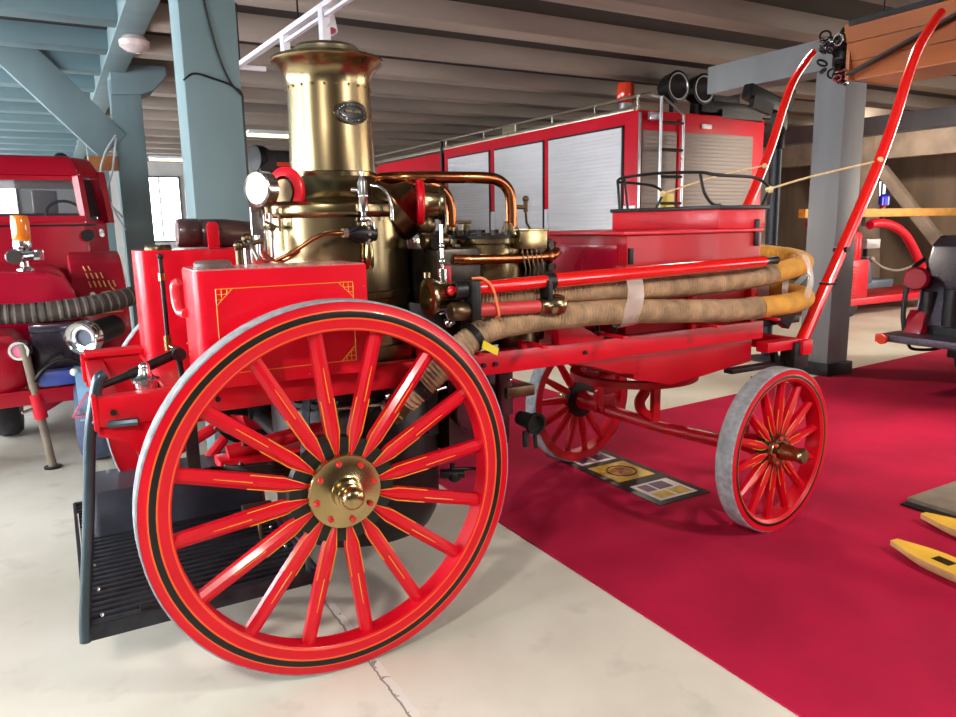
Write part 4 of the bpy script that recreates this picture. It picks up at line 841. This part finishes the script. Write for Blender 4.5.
# ------------------------------------------------------------------ red fire car at the left with trailer pump in front
FCAR = thing('fire_car', 'crimson red fire car with amber beacon on its bonnet at the left', 'car', (-1.2, 6.0, 0))
b = MB(); prof = [(-2.0, 5.45), (-.50, 5.45), (-.31, 5.75), (-.31, 8.0), (-2.2, 8.0), (-2.2, 5.7)]
b.prism(prof, 'z', .55, 1.70, None, .03); cb = part(b, 'cab_body', MAROON, FCAR)
b = MB(); 
def frus(poly, z0, z1, inset): 
    c = V((sum(p[0] for p in poly) / len(poly), sum(p[1] for p in poly) / len(poly)))
    n = len(poly); lo_ = [(p[0], p[1], z0) for p in poly]; hi = [(p[0] + (c.x - p[0]) * inset, p[1] + (c.y - p[1]) * inset, z1) for p in poly]
    return lo_ + hi, [tuple(range(n))[::-1], tuple(range(n, 2 * n))] + [(i, (i + 1) % n, n + (i + 1) % n, n + i) for i in range(n)]
# pillars and roof
v_, f_ = frus([(p[0], p[1]) for p in prof], 2.10, 2.28, .10); b._put(v_, f_)
bmesh.ops.bevel(b.bm, geom=list(b.bm.edges), offset=.05, segments=3, profile=.6, affect='EDGES', material=-1)
v_, f_ = frus(prof, 1.72, 2.12, .045)
n = 6
for i, (wd) in enumerate((.09, .065, .10, .1, .1, .1)):
    p_, q_ = V(v_[i]), V(v_[n + i]); b.bar(p_ + V((0, .04 if i < 2 else 0, -.05)), q_ + V((0, .03 if i < 2 else 0, .03)), wd, wd)
b.bar((-1.98, 5.47, 1.715), (-.50, 5.47, 1.715), .06, .05); b.bar((-1.9, 5.56, 2.09), (-.57, 5.56, 2.09), .06, .06)
part(b, 'cab_roof', MAROON, FCAR)
b = MB(); b.bar((-1.9, 5.53, 2.11), (-.60, 5.53, 2.11), .02, .012); b.build('roof_trim', SILVER, cb)
b = MB(); b._put([(-1.95, 5.48, 1.73), (-.53, 5.48, 1.73), (-.58, 5.575, 2.08), (-1.88, 5.575, 2.08)], [(0, 1, 2, 3)], GLASS_CAB); b._put([(-.49, 5.50, 1.73), (-.33, 5.78, 1.73), (-.37, 5.82, 2.08), (-.54, 5.60, 2.08)], [(0, 1, 2, 3)], GLASS_D)
b._put([(-.33, 5.8, 1.73), (-.33, 7.9, 1.73), (-.37, 7.85, 2.08), (-.37, 5.84, 2.08)], [(0, 1, 2, 3)], GLASS_D); b.build('windscreen', GLASS_CAB, cb)
b = MB(); b.box((-1.9, 6.2, 1.2), (-.5, 6.5, 1.78), SEATG, .05); b.box((-.92, 6.22, 1.78), (-.70, 6.36, 2.0), PRINT_W, .02); b.torus((-.66, 5.82, 1.76), .15, .014, (0, -.8, .5), IRON); b.box((-1.9, 5.6, 1.62), (-.4, 5.9, 1.74), IRON, .02); part(b, 'cab_interior', SEATG, FCAR)
b = MB(); b.cyl((-.50, 5.47, 1.56), (-.50, 5.40, 1.56), .055, None, 20); b.cyl((-.38, 5.5, 1.60), (-.38, 5.42, 1.56), .02, WHITE, 8); part(b, 'cowl_cap', IRON, FCAR)
b = MB(); b.bar((-1.9, 5.44, 1.655), (-.42, 5.44, 1.655), .02, .015); part(b, 'cowl_seam', IRON, FCAR)
# bonnet with rounded shoulders
b = MB(); b.prism([(-2.1, .75), (-.70, .75), (-.66, 1.0), (-.68, 1.16), (-.74, 1.26), (-.85, 1.31), (-1.2, 1.325), (-1.9, 1.315), (-2.1, 1.2)], 'y', 4.02, 5.45, None, .05); hood = part(b, 'bonnet', BONNET, FCAR)
b = MB(); b.box((-1.9, 3.985, .98), (-.72, 4.03, 1.05), None, .01); part(b, 'bonnet_lip', CHROME, FCAR)
# front wing with gold emblem
b = MB(); pr_ = []
for i in range(13):
    a = PI * i / 12; pr_.append((4.72 - .60 * math.cos(a), .55 + .88 * math.sin(a) ** .8))
b.prism(pr_, 'x', -.70, -.31, None, .03); GOLDM = mat('gold_transfer', (.62, .36, .12), .4, .3)
def wg(x, t, off=.012):   # point on the wing's front curve
    a = PI * t; return V((x, 4.72 - (.60 + off) * math.cos(a), .55 + (.88 + off) * math.sin(a) ** .8))
for row, (t, n_) in enumerate(((.30, 2), (.262, 4), (.225, 6))):
    for i in range(n_):
        x = -.60 + .035 * i + .012 * row; b.tube([wg(x, t + .012), wg(x + .012, t - .012)], .006, GOLDM, 5)
b.ball(wg(-.56, .185), .022, WHITE, 10); b.tube([wg(-.50, .19), wg(-.43, .195)], .006, GOLDM, 5); b.tube([wg(-.42, .21), wg(-.38, .185)], .006, GOLDM, 5)
b.tube([wg(-.58, .12), wg(-.36, .125)], .005, GOLDM, 5); b.tube([wg(-.53, .15), wg(-.50, .14)], .008, GOLDM, 5); b.tube([wg(-.44, .155), wg(-.42, .145)], .008, GOLDM, 5)
part(b, 'front_wing', MAROON, FCAR)
b = MB(); b.lathe([(.2, -.1), (.37, -.1), (.40, -.06), (.40, .06), (.37, .1), (0, .1), (0, -.1)], 32, (-1.25, 4.5, .40), (1, 0, 0)); part(b, 'wheel', TYRE_B, FCAR)
b = MB(); b.lathe([(.2, -.1), (.37, -.1), (.40, -.06), (.40, .06), (.37, .1), (0, .1), (0, -.1)], 32, (-.50, 7.2, .40), (1, 0, 0)); part(b, 'wheel', TYRE_B, FCAR)
b = MB(); b.box((-2.1, 4.1, .45), (-.75, 7.9, .60), None, .02); part(b, 'chassis', IRON, FCAR)
# roof lamp far edge
b = MB(); b.cyl((-.62, 6.6, 2.22), (-.62, 6.6, 2.30), .06); b.ball((-.62, 6.6, 2.33), .075, GLASS_D, 16); b.box((-1.1, 6.5, 2.25), (-.72, 6.7, 2.32), CHROME, .02); part(b, 'roof_lamp', IRON, FCAR)
# amber beacon on chrome lamp bracket on the bonnet
b = MB(); b.lathe([(.05, 1.31), (.06, 1.315), (.06, 1.33), (.03, 1.35), (.028, 1.44), (.06, 1.47), (.066, 1.50), (.062, 1.535), (0, 1.54)], 24, (-.99, 4.12, 0)); b.tube([(-1.06, 4.06, 1.41), (-.90, 4.10, 1.43)], .035, None, 14); b.lathe([(.0, .0), (.05, 0), (.058, .01), (.058, .03), (.03, .07), (0, .07)], 20, (-1.05, 4.0, 1.42), (.1, 1, 0)); b.box((-.93, 4.05, 1.39), (-.86, 4.12, 1.47), None, .01); bc = part(b, 'beacon_stand', CHROME, FCAR)
b = MB(); b.lathe([(.058, 1.535), (.062, 1.55), (.062, 1.68), (.055, 1.72), (.0, 1.73)], 24, (-.99, 4.12, 0)); b.build('amber_dome', AMBER, bc)

TP = thing('trailer_pump', 'red trailer pump on a steel prop leg in front of the crimson fire car', 'trailer pump', (-1.0, 3.5, 0))
b = MB(); b.bar((-1.9, 3.30, .51), (-.72, 3.30, .51), .07, .10, None, (0, 0, 1), .006); b.bar((-.98, 3.28, .44), (-.68, 3.48, .56), .06, .08, None, (0, 0, 1), .006); b.bar((-1.9, 3.9, .50), (-.6, 3.9, .50), .07, .1, None, (0, 0, 1), .006); b.bar((-1.4, 3.3, .5), (-1.4, 3.9, .5), .07, .08); part(b, 'frame', MAROON, TP)
b = MB(); b.prism([(-1.9, .56), (-1.02, .56), (-1.0, .70), (-1.03, .84), (-1.1, .93), (-1.9, .95)], 'y', 3.36, 3.86, None, .04); b.lathe([(0, 0), (.17, 0), (.19, .03), (.17, .06), (.1, .1), (0, .1)], 28, (-1.20, 3.37, .70), (0, -1, 0)); part(b, 'pump_casing', MAROON, TP)
b = MB(); b.box((-1.0, 3.42, .56), (-.62, 3.86, .98), None, .05); b.box((-1.0, 3.40, .92), (-.66, 3.6, .98), None, .02); part(b, 'engine_block', PLUM, TP)
b = MB(); b.lathe([(.045, 0), (.062, 0), (.066, .012), (.066, .06), (.05, .07), (0, .07)], 28, (-1.065, 3.26, .83), (.25, .95, .05), CHROME); b.lathe([(0, .008), (.046, .008)], 28, (-1.065, 3.26, .83), (.25, .95, .05), PINK); part(b, 'gauge', CHROME, TP)
b = MB(); b.tube(smooth([(-1.055, 3.30, .88), (-1.045, 3.28, .86), (-1.03, 3.275, .80), (-.955, 3.30, .012)], 6), .027, GREYB, 14); b.cyl((-.955, 3.30, 0), (-.955, 3.30, .014), .055, IRON, 20); b.cyl((-1.004, 3.284, .53), (-.985, 3.29, .36), .042, RED_TRUCK, 16); b.tube([(-1.09, 3.24, .42), (-1.0, 3.28, .44)], .012, NICKEL, 8); part(b, 'prop_leg', GREYB, TP)
b = MB(); b.box((-.98, 3.28, .565), (-.72, 3.40, .675), None, .035); b.ball((-.76, 3.265, .655), .028, WHITE, 12); part(b, 'motor_cover', BLUEP, TP)
b = MB(); b.tube(smooth([(-1.0, 3.27, .62), (-.93, 3.26, .70), (-.84, 3.26, .745), (-.74, 3.27, .73), (-.66, 3.30, .66)], 8), .014, None, 10); part(b, 'cable_hose', IRON, TP)
on = V((-.55, -.80, -.08)).normalized(); oc = V((-.668, 3.18, .90))
b = MB(); b.lathe([(.055, .015), (.058, .03), (.078, .034), (.082, .045), (.098, .05), (.11, .06), (.114, .05), (.112, -.02), (.085, -.03)], 36, oc, on, CHROME); b.lathe([(0, .01), (.055, .01), (.055, .016)], 28, oc, on, SEATG); b.lathe([(.085, -.03), (.082, -.05), (.085, -.10), (.08, -.34), (0, -.34)], 28, oc, on, IRON); b.cyl(oc + V((.01, -.01, -.17)), oc + V((.01, -.01, -.09)), .022, NICKEL, 12); b.box(oc + V((-.05, -.02, -.115)), oc + V((.05, .02, -.10)), NICKEL, .004); part(b, 'suction_inlet', CHROME, TP)
b = MB(); b.lathe([(.16, -.095), (.27, -.095), (.30, -.06), (.305, 0), (.30, .06), (.27, .095), (.16, .095), (.15, .05), (0, .05), (0, -.05), (.15, -.05)], 36, (-.665, 3.38, .306), (1, -.12, 0)); part(b, 'wheel', TYRE_DAYLIT, TP)
b = MB(); b.lathe([(.16, -.095), (.27, -.095), (.30, -.06), (.305, 0), (.30, .06), (.27, .095), (.16, .095), (.15, .05), (0, .05), (0, -.05), (.15, -.05)], 36, (-1.75, 3.60, .306), (1, 0, 0)); part(b, 'wheel', TYRE_B, TP)
b = MB(); arc = [(3.38 - .35 * math.cos(a), .33 + .35 * math.sin(a)) for a in [math.radians(x) for x in range(5, 176, 10)]]; arc2 = [(3.38 - .335 * math.cos(a), .33 + .335 * math.sin(a)) for a in [math.radians(x) for x in range(175, 4, -10)]]
b.prism(arc + arc2, 'x', -.76, -.57, None, 0); part(b, 'mudguard', LBLUE, TP)
b = MB(); tri = [V((-.80, 3.02, .40)), V((-.64, 3.02, .40)), V((-.70, 3.02, .555))]
for i in range(3): b.bar(tri[i], tri[(i + 1) % 3], .012, .034, None, (0, 1, 0))
b.bar((-.70, 3.02, .42), (-.70, 3.30, .44), .02, .03, IRON); part(b, 'triangle_reflector', PINK, TP)
SH = thing('suction_hose', 'dark ribbed hose with pale wire rings lying across the trailer pump', 'hose', (-.9, 3.42, 1.03))
b = MB(); ridged(b, [(-1.75, 3.45, 1.065), (-1.3, 3.45, 1.065), (-1.0, 3.45, 1.058), (-.8, 3.45, 1.066), (-.55, 3.48, 1.09), (-.36, 3.55, 1.12), (-.15, 3.7, 1.15)], 0.066, .026, .005, HOSE_D, 16, HOSE_R); b.build('hose_body', HOSE_D, SH)

# ------------------------------------------------------------------ vehicles at the right and far back
RV = thing('open_fire_trailer', 'low red open-sided fire vehicle with arched bar and blue lamp by the right wall', 'vehicle', (11.2, 4.93, 0))
b = MB(); b.box((9.95, 4.9, .18), (13.4, 6.3, .30), None, .02); part(b, 'floor_pan', RED_TRUCK, RV)
b = MB(); b.box((10.03, 4.9, .30), (10.72, 5.7, .92), None, .02)
for i in range(9): b.box((10.30, 4.885, .36 + .055 * i), (10.46, 4.9, .385 + .055 * i), None, .004)
part(b, 'louvred_cabinet', RED_TRUCK, RV)
b = MB(); b.lathe([(0, .92), (.09, .92), (.10, .94), (.10, 1.30), (.07, 1.36), (0, 1.38)], 20, (10.36, 5.0, 0)); b.lathe([(0, .92), (.09, .92), (.10, .94), (.10, 1.30), (.07, 1.36), (0, 1.38)], 20, (10.60, 5.1, 0)); part(b, 'extinguisher', RED_TRUCK, RV)
b = MB(); b.tube(smooth([(10.72, 4.95, 1.47), (10.9, 4.95, 1.50), (11.3, 4.95, 1.46), (11.75, 4.95, 1.28), (12.2, 4.95, .85), (12.6, 4.95, .35)], 8), .075, None, 10); b.tube(smooth([(10.9, 6.2, 1.50), (11.3, 6.2, 1.46), (11.75, 6.2, 1.28), (12.2, 6.2, .85), (12.6, 6.2, .35)], 8), .075, None, 10); b.box((10.72, 5.6, .30), (10.85, 5.8, 1.45), None, .01); b.tube([(11.0, 5.5, .3), (11.0, 5.5, 1.45)], .12, None, 10); part(b, 'arched_bar', RED_TRUCK, RV)
b = MB(); b.box((10.85, 5.0, .42), (11.6, 5.5, .56), None, .03); b.prism([(10.78, .5), (11.0, .5), (10.95, .95), (10.80, .95)], 'y', 5.0, 5.5, None, .02); part(b, 'seat', SEATG, RV)
b = MB(); b.box((11.1, 5.55, .80), (11.9, 5.95, .90), None, .01); b.box((11.55, 5.5, 1.05), (11.95, 5.8, 1.22), WHITE, .02); b.tube([(11.75, 5.65, .3), (11.75, 5.65, 1.06)], .04, IRON, 8); part(b, 'control_box', mat('beige_panel', (.55, .45, .34), .5), RV)
b = MB(); b.tube(smooth([(10.85, 4.98, .93), (11.2, 4.97, .77), (11.6, 4.96, .70), (12.0, 4.96, .75), (12.3, 4.96, .85)], 8), .02, None, 8); part(b, 'looped_hose', HOSE_R, RV)
b = MB(); b.tube([(11.05, 4.97, 1.48), (11.05, 4.97, 1.74)], .03, IRON, 8); b.cyl((10.55, 4.95, 1.45), (10.55, 4.95, 1.62), .03, IRON, 8); b.cyl((11.14, 5.0, 1.50), (11.14, 5.0, 1.79), .03, RED, 10); b.lathe([(.05, 1.78), (.085, 1.79), (.085, 1.92), (.05, 1.96), (0, 1.97)], 16, (11.14, 5.0, 0), (0, 0, 1), BLUELENS); part(b, 'blue_lamp', BLUELENS, RV)
for x in (10.4, 12.7):
    for y_ in (5.0, 6.1):
        b = MB(); b.lathe([(0, -.06), (.15, -.06), (.18, -.04), (.18, .04), (.15, .06), (0, .06)], 20, (x, y_, .18), (0, 1, 0)); part(b, 'wheel', TYRE_B, RV)
b = MB(); b.box((8.95, 4.84, 1.60), (13.6, 4.96, 1.73), None, .01); tag(b.build('wooden_beam', mat('amber_wood', (.62, .27, .03), .5, 0, 0, .2)), 'long yellow-orange beam lying level above the low red vehicle', 'beam')

BV = thing('black_vehicle', 'dark plum vintage vehicle with chequer-plate rear step at the right edge', 'vehicle', (7.5, .9, 0))
b = MB(); b.box((5.80, -.6, .46), (6.55, 1.66, .53), None, .012); st = part(b, 'rear_step', PLATE, BV)
b = MB(); b.prism([(6.10, .60), (8.8, .60), (8.8, 1.42), (6.42, 1.42), (6.30, 1.34), (6.16, .95)], 'y', -.4, 1.52, None, .03); part(b, 'body', PLUM, BV)
b = MB(); b.prism([(6.15, .53), (6.60, .53), (6.60, .60), (6.15, .60)], 'y', -.3, 1.4); b.box((6.3, -.2, .30), (8.8, 1.3, .53), None, .02); part(b, 'chassis', IRON, BV)
b = MB(); b.lathe([(.045, 0), (.05, .01), (.05, .05), (0, .06)], 16, (5.80, 1.60, .49), (-1, 0, 0)); b.box((5.765, 1.56, .455), (5.80, 1.67, .53), None, .01); part(b, 'tail_lamp', REDLENS, BV)
b = MB(); b.prism([(6.02, .53), (6.06, .66), (6.10, .74), (6.16, .74), (6.16, .53)], 'y', 1.40, 1.56, None, .01); b.lathe([(0, -.05), (.09, -.05), (.11, -.02), (.11, .02), (.09, .05), (0, .05)], 20, (6.10, 1.52, 1.03), (1, .3, 0)); part(b, 'red_reel', MAROON, BV)
b = MB(); b.tube(smooth([(6.05, 1.56, .54), (6.04, 1.58, .70), (6.06, 1.58, .95), (6.12, 1.57, 1.12), (6.25, 1.55, 1.2)], 6), .022, None, 8); b.tube(smooth([(5.84, 1.4, .46), (5.9, 1.38, .41), (6.1, 1.3, .40), (6.3, 1.25, .44)], 6), .014, None, 8); part(b, 'grab_rail', IRON, BV)
b = MB(); b.lathe([(0, -.02), (.11, -.02), (.11, .02), (.10, .03), (0, .03)], 24, (6.13, .9, 1.0), (-1, 0, .2)); b.cyl((6.16, 1.2, .62), (6.16, 1.2, .95), .09, None, 16); b.cyl((6.16, 1.42, .62), (6.16, 1.42, .92), .07, None, 16); part(b, 'rear_canister', IRON, BV)
for x, y_ in ((6.85, 1.30), (6.85, -.2), (8.4, 1.30), (8.4, -.2)):
    b = MB(); b.lathe([(0, -.09), (.25, -.09), (.30, -.05), (.30, .05), (.25, .09), (0, .09)], 28, (x, y_, .307), (0, 1, 0)); part(b, 'wheel', TYRE_B, BV)

DT = thing('fire_truck', 'dark red truck with black lamp on its roof, far behind the brass chimney', 'truck', (2.6, 9.6, 0))
b = MB(); b.prism([(1.72, .5), (4.6, .5), (4.6, 2.35), (1.85, 2.35), (1.72, 1.6)], 'y', 8.9, 11.2, None, .04); c_ = part(b, 'cab', mat('dark_red_paint', (.13, .006, .018), .3, 0, .4), DT)
b = MB(); b.box((1.98, 8.88, 1.65), (3.0, 8.91, 2.2)); b.box((3.2, 8.88, 1.65), (4.4, 8.91, 2.2)); b.build_split('window', GLASS_D, c_)
b = MB(); b.lathe([(0, -.25), (.13, -.24), (.19, -.12), (.2, .0), (.19, .02), (0, .03)], 20, (1.98, 9.1, 2.62), (-1, -.3, 0)); b.box((2.0, 8.95, 2.35), (3.2, 9.3, 2.74), None, .05); b.box((2.25, 8.93, 2.50), (2.6, 8.95, 2.56), REDLENS); part(b, 'roof_lamp', IRON, DT)
b = MB(); b.tube([(1.55, 9.0, 2.24), (2.2, 9.0, 2.26)], .07, None, 12); part(b, 'copper_horn', COPPER, DT)
for x in (2.1, 4.1):
    b = MB(); b.lathe([(0, -.13), (.38, -.13), (.45, -.08), (.45, .08), (.38, .13), (0, .13)], 28, (x, 9.1, .455), (0, 1, 0)); part(b, 'wheel', TYRE_B, DT)

MP = thing('lamp_stand', 'black tubular stand with clamp head standing in front of the right-hand post', 'stand', (6.25, 3.25, 0))
b = MB(); b.tube([(6.25, 3.25, .02), (6.25, 3.25, 2.4)], .055, None, 16); b.lathe([(0, 0), (.22, 0), (.22, .02), (.06, .05), (0, .05)], 28, (6.25, 3.25, .0)); part(b, 'tube', mat('navy_black_tube', (.012, .014, .025), .5, .0, .0), MP)
b = MB(); b.lathe([(.055, 0), (.075, .01), (.075, .22), (.055, .25)], 20, (6.25, 3.25, 2.35)); b.box((6.19, 3.19, 2.55), (6.33, 3.31, 2.85), None, .02); b.bar((6.25, 3.25, 2.80), (5.72, 3.25, 2.93), .12, .16, None, (0, 0, 1), .02); b.bar((5.75, 3.2, 2.82), (6.05, 3.2, 2.75), .06, .12); b.bar((6.3, 3.2, 2.75), (6.36, 3.2, 2.98), .08, .08); part(b, 'clamp_head', IRON, MP)

# hanging wooden hull with a bundle of dark chain at its end
HW = thing('hanging_hull', 'orange varnished plank-built hull hanging under the ceiling at top right', 'boat hull', (5.1, .5, 2.72))
b = MB()
for i in range(3):
    z0_ = 2.70 + .135 * i; xo = .05 * i
    b.hexa([(4.98 - xo, 1.55, z0_), (5.04, 1.55, z0_), (5.04, -2.2, z0_), (4.98 - xo, -2.2, z0_), (4.93 - xo, 1.55, z0_ + .13), (4.99, 1.55, z0_ + .13), (4.99, -2.2, z0_ + .13), (4.93 - xo, -2.2, z0_ + .13)])
b.hexa([(4.98, 1.55, 2.69), (5.5, 1.55, 2.69), (5.5, -2.2, 2.69), (4.98, -2.2, 2.69), (4.98, 1.55, 2.71), (5.5, 1.55, 2.71), (5.5, -2.2, 2.71), (4.98, -2.2, 2.71)])
b.box((5.48, -2.2, 2.70), (5.52, 1.55, 3.1)); b.box((4.9, 1.53, 2.69), (5.5, 1.56, 3.1)); b.build('planking', VARN, HW)
b = MB(); b.bar((4.86, 1.5, 2.72), (4.80, .2, 3.12), .02, .07, None, (1, 0, 0)); b.bar((4.92, .62, 2.68), (4.80, .55, 3.12), .02, .07, None, (1, 0, 0)); b.bar((4.84, -.6, 3.12), (4.84, 1.5, 3.10), .05, .04); b.build_split('strap', IRON, HW)
b = MB(); b.tube([(5.1, 1.4, 3.05), (5.1, 1.4, 3.33)], .008, None, 6); b.tube([(5.1, -.8, 3.05), (5.1, -.8, 3.33)], .008, None, 6); b.box((4.86, -1.0, 3.10), (5.5, -.96, 3.14)); b.box((4.86, 1.3, 3.09), (5.5, 1.34, 3.13)); b.build_split('hanger_wire', IRON, HW)
b = MB()
for i in range(90):
    c = V((4.98 + random.uniform(-.13, .14), 1.665 + random.uniform(-.10, .10), 2.90 + random.uniform(-.2, .2))); b.torus(c, random.uniform(.022, .042), .009, (random.uniform(-1, 1), random.uniform(-1, 1), random.uniform(-1, 1)), NICKEL if i % 5 == 0 else IRON, 12, 6)
b.ball((5.0, 1.655, 2.90), .09, IRON, 10, sz=1.6); tag(b.build('chain_bundle', IRON), 'dark tangled bundle of chain rings hanging at the end of the orange hull', 'chain')
# white lighting truss and spotlights
LT = thing('light_truss', 'thin white lighting truss under the ceiling above the brass chimney', 'truss', (.85, 3.2, 3.0))
b = MB(); tx = lambda y: .78 + (4.6 - y) * .048
b.bar((tx(4.6), 4.6, 3.0), (tx(1.2), 1.2, 3.0), .05, .035); b.bar((tx(3.36), 3.36, 2.94), (tx(1.2), 1.2, 2.94), .03, .02)
b.bar((tx(4.6), 4.6, 3.0), (tx(4.6) + .25, 4.6, 3.0), .05, .035)
for yy_ in (3.30, 2.52): b.bar((tx(yy_), yy_, 3.0), (tx(yy_), yy_, 2.77), .05, .085, None, (0, 1, 0))
b.build('frame', BANNER, LT)
b = MB()
for yy_ in (1.4, 3.0, 4.5): b.tube([(tx(yy_), yy_, 3.01), (tx(yy_), yy_, 3.50)], .007, None, 6)
b.build_split('hanger_wire', IRON, LT)
def spot(p, d, lab, r=.045, L=.15):
    T_ = thing('spotlight', lab, 'lamp', p, 'spotlights on the truss'); p = V(p); d = V(d).normalized()
    b = MB(); b.lathe([(0, -L), (r * .8, -L), (r, -L * .8), (r, 0), (r * .85, .005), (r * .8, -.01)], 22, p, d); b.tube([p - d * L * .6, p - d * L * .7 + V((-.0, .0, .10))], .012, None, 8); part(b, 'housing', BANNER, T_)
    b = MB(); b.lathe([(0, -.008), (r * .8, -.008)], 22, p, d); part(b, 'lens', PINK, T_)
    return T_
spot((.915, 2.50, 2.85), (-.05, -.6, -1), 'white cylinder spotlight on the truss, right of the chimney top')
spot((.85, 3.28, 2.84), (-.4, -1, -.3), 'small white spotlight on the truss, left of the chimney cap', .04, .12)
# yellow boards far back, made to glow like lamps
def glow_board(x0, x1, y, z, lab):
    T_ = thing('glowing_board', lab, 'lamp', ((x0 + x1) / 2, y, z), 'glowing yellow boards')
    b = MB(); b.box((x0, y - .12, z + .03), (x1, y + .12, z + .10), None, .01); part(b, 'housing', WHITE, T_)
    b = MB(); b.box((x0 + .02, y - .11, z), (x1 - .02, y + .11, z + .03), None, .01); part(b, 'glow_face', GLOWY, T_)
glow_board(2.4, 3.6, 11.3, 3.20, 'yellow board under the ceiling, made to glow, seen just left of the chimney')
glow_board(1.4, 3.0, 16.8, 3.20, 'yellow board under the ceiling, made to glow, far back between the two blue posts')
b = MB(); b.lathe([(0, 0), (.10, .0), (.145, .05), (.14, .10), (.07, .15), (0, .16)], 20, (.12, 6.0, 3.485), (0, 0, -1)); tag(b.build('wrapped_lamp', mat('cloudy_plastic_bowl', (.62, .50, .48), .2, 0, .6, .2, 12)), 'cloudy plastic bowl lamp under the beam at the second blue post', 'lamp')
b = MB(); b.tube(smooth([(.06, 2.235, 3.0), (.13, 2.235, 2.62), (.20, 2.235, 2.43), (.255, 2.235, 2.38), (.262, 2.25, 2.25), (.262, 2.25, 1.6)], 6), .006, None, 6); b.tube(smooth([(-.06, 2.25, 2.43), (.0, 2.235, 2.47), (.10, 2.235, 2.45), (.20, 2.235, 2.42), (.255, 2.235, 2.37)], 6), .006, None, 6); tag(b.build('cable', IRON), 'black cable running down the nearest blue post', 'cable')
b = MB(); b.tube(smooth([(.03, 7.97, 2.75), (-.12, 7.90, 2.52), (-.20, 7.90, 2.2), (-.10, 7.94, 1.9), (.03, 7.97, 1.6)], 6), .012, None, 6); b.tube(smooth([(.03, 7.97, 2.72), (-.06, 7.90, 2.3), (-.15, 7.90, 2.0), (.02, 7.96, 1.75)], 6), .012, None, 6); tag(b.build('cable', mat('pale_blue_cable', (.45, .50, .52), .6)), 'loose pale cables hanging beside the second blue post', 'cable')
b = MB(); b.box((-.30, 7.95, 2.33), (.02, 8.1, 2.50), None, .01); tag(b.build('junction_box', CRATE), 'small orange-brown box fixed on the left of the second blue post', 'box')
CB = thing('cabinet', 'tall pale cabinet beside the far window with a dark wreath on top', 'cabinet', (3.2, 20.6, 0))
b = MB(); b.box((2.75, 20.3, 0), (4.2, 20.9, 2.75), None, .02); cbx = part(b, 'case', mat('pale_locker', (.55, .47, .45), .5), CB)
b = MB(); b.box((3.04, 20.27, .2), (3.08, 20.3, 2.7)); b.build('door_edge', MAROON, cbx)
b = MB(); b.ball((2.95, 20.5, 2.98), .22, None, 14); tag(b.build('wreath', mat('dark_foliage', (.03, .025, .015), .8, 0, 0, .5, 20, .5, 40)), 'dark round wreath standing on top of the pale cabinet', 'wreath')

# ------------------------------------------------------------------ camera and light
f_px, pitch, roll, yaw = 735.65, .18089, -.01791, 1.05170
F = V((math.cos(yaw) * math.cos(pitch), math.sin(yaw) * math.cos(pitch), -math.sin(pitch)))
Rv = V((math.sin(yaw), -math.cos(yaw), 0)); Uv = Rv.cross(F)
c, s = math.cos(roll), math.sin(roll)
R2 = Rv * c + Uv * s; U2 = Uv * c - Rv * s
cam = bpy.data.cameras.new('camera'); cam.sensor_width = 36; cam.sensor_fit = 'HORIZONTAL'; cam.lens = f_px / 956 * 36; cam.clip_start = .05; cam.clip_end = 200
co = bpy.data.objects.new('camera', cam); COL.objects.link(co)
M = Matrix((( *R2, 0), (*U2, 0), (*(-F), 0), (0, 0, 0, 1))).transposed(); M.translation = V((-.8131, -2.3770, 1.6)); co.matrix_world = M
S.camera = co
def added_spot(p, q, w, size=75, r=.12, col=(1., .90, .74)):  # added spots without fittings; they brighten carpet, floor, engine and right-hand vehicles
    l = bpy.data.lights.new('added_spot', 'SPOT'); l.energy = w; l.spot_size = math.radians(size); l.spot_blend = .5; l.shadow_soft_size = r; l.color = col
    o = bpy.data.objects.new('added_spot', l); COL.objects.link(o); o.location = p
    o.rotation_euler = (V(q) - V(p)).to_track_quat('-Z', 'Y').to_euler()
added_spot((6.6, -.3, 3.4), (2.2, -.3, 0), 560, 85, .08)
added_spot((4.2, 1.8, 3.4), (3.2, -.8, 0), 150)
added_spot((2.6, -3.6, 3.4), (.8, .2, .7), 420, 95, .15, (1., .95, .88))
added_spot((-2.2, -2.6, 3.4), (-.1, .0, .3), 380, 80, .2, (1., .95, .88))
added_spot((10.2, 1.8, 3.4), (9.5, 4.9, .3), 600, 100)
added_spot((12.5, 6.0, 3.4), (15.5, 8., 1.5), 220, 110)
added_spot((4.4, 4.3, 3.4), (4.5, 3.6, 0.), 260, 110)
w = bpy.data.worlds.new('world'); S.world = w; w.use_nodes = True
w.node_tree.nodes['Background'].inputs[0].default_value = (.75, .85, 1, 1); w.node_tree.nodes['Background'].inputs[1].default_value = .3
S.view_settings.view_transform = 'Standard'; S.view_settings.look = 'None'; S.view_settings.gamma = 1; S.view_settings.use_curve_mapping = False
S.view_settings.exposure = 0.22
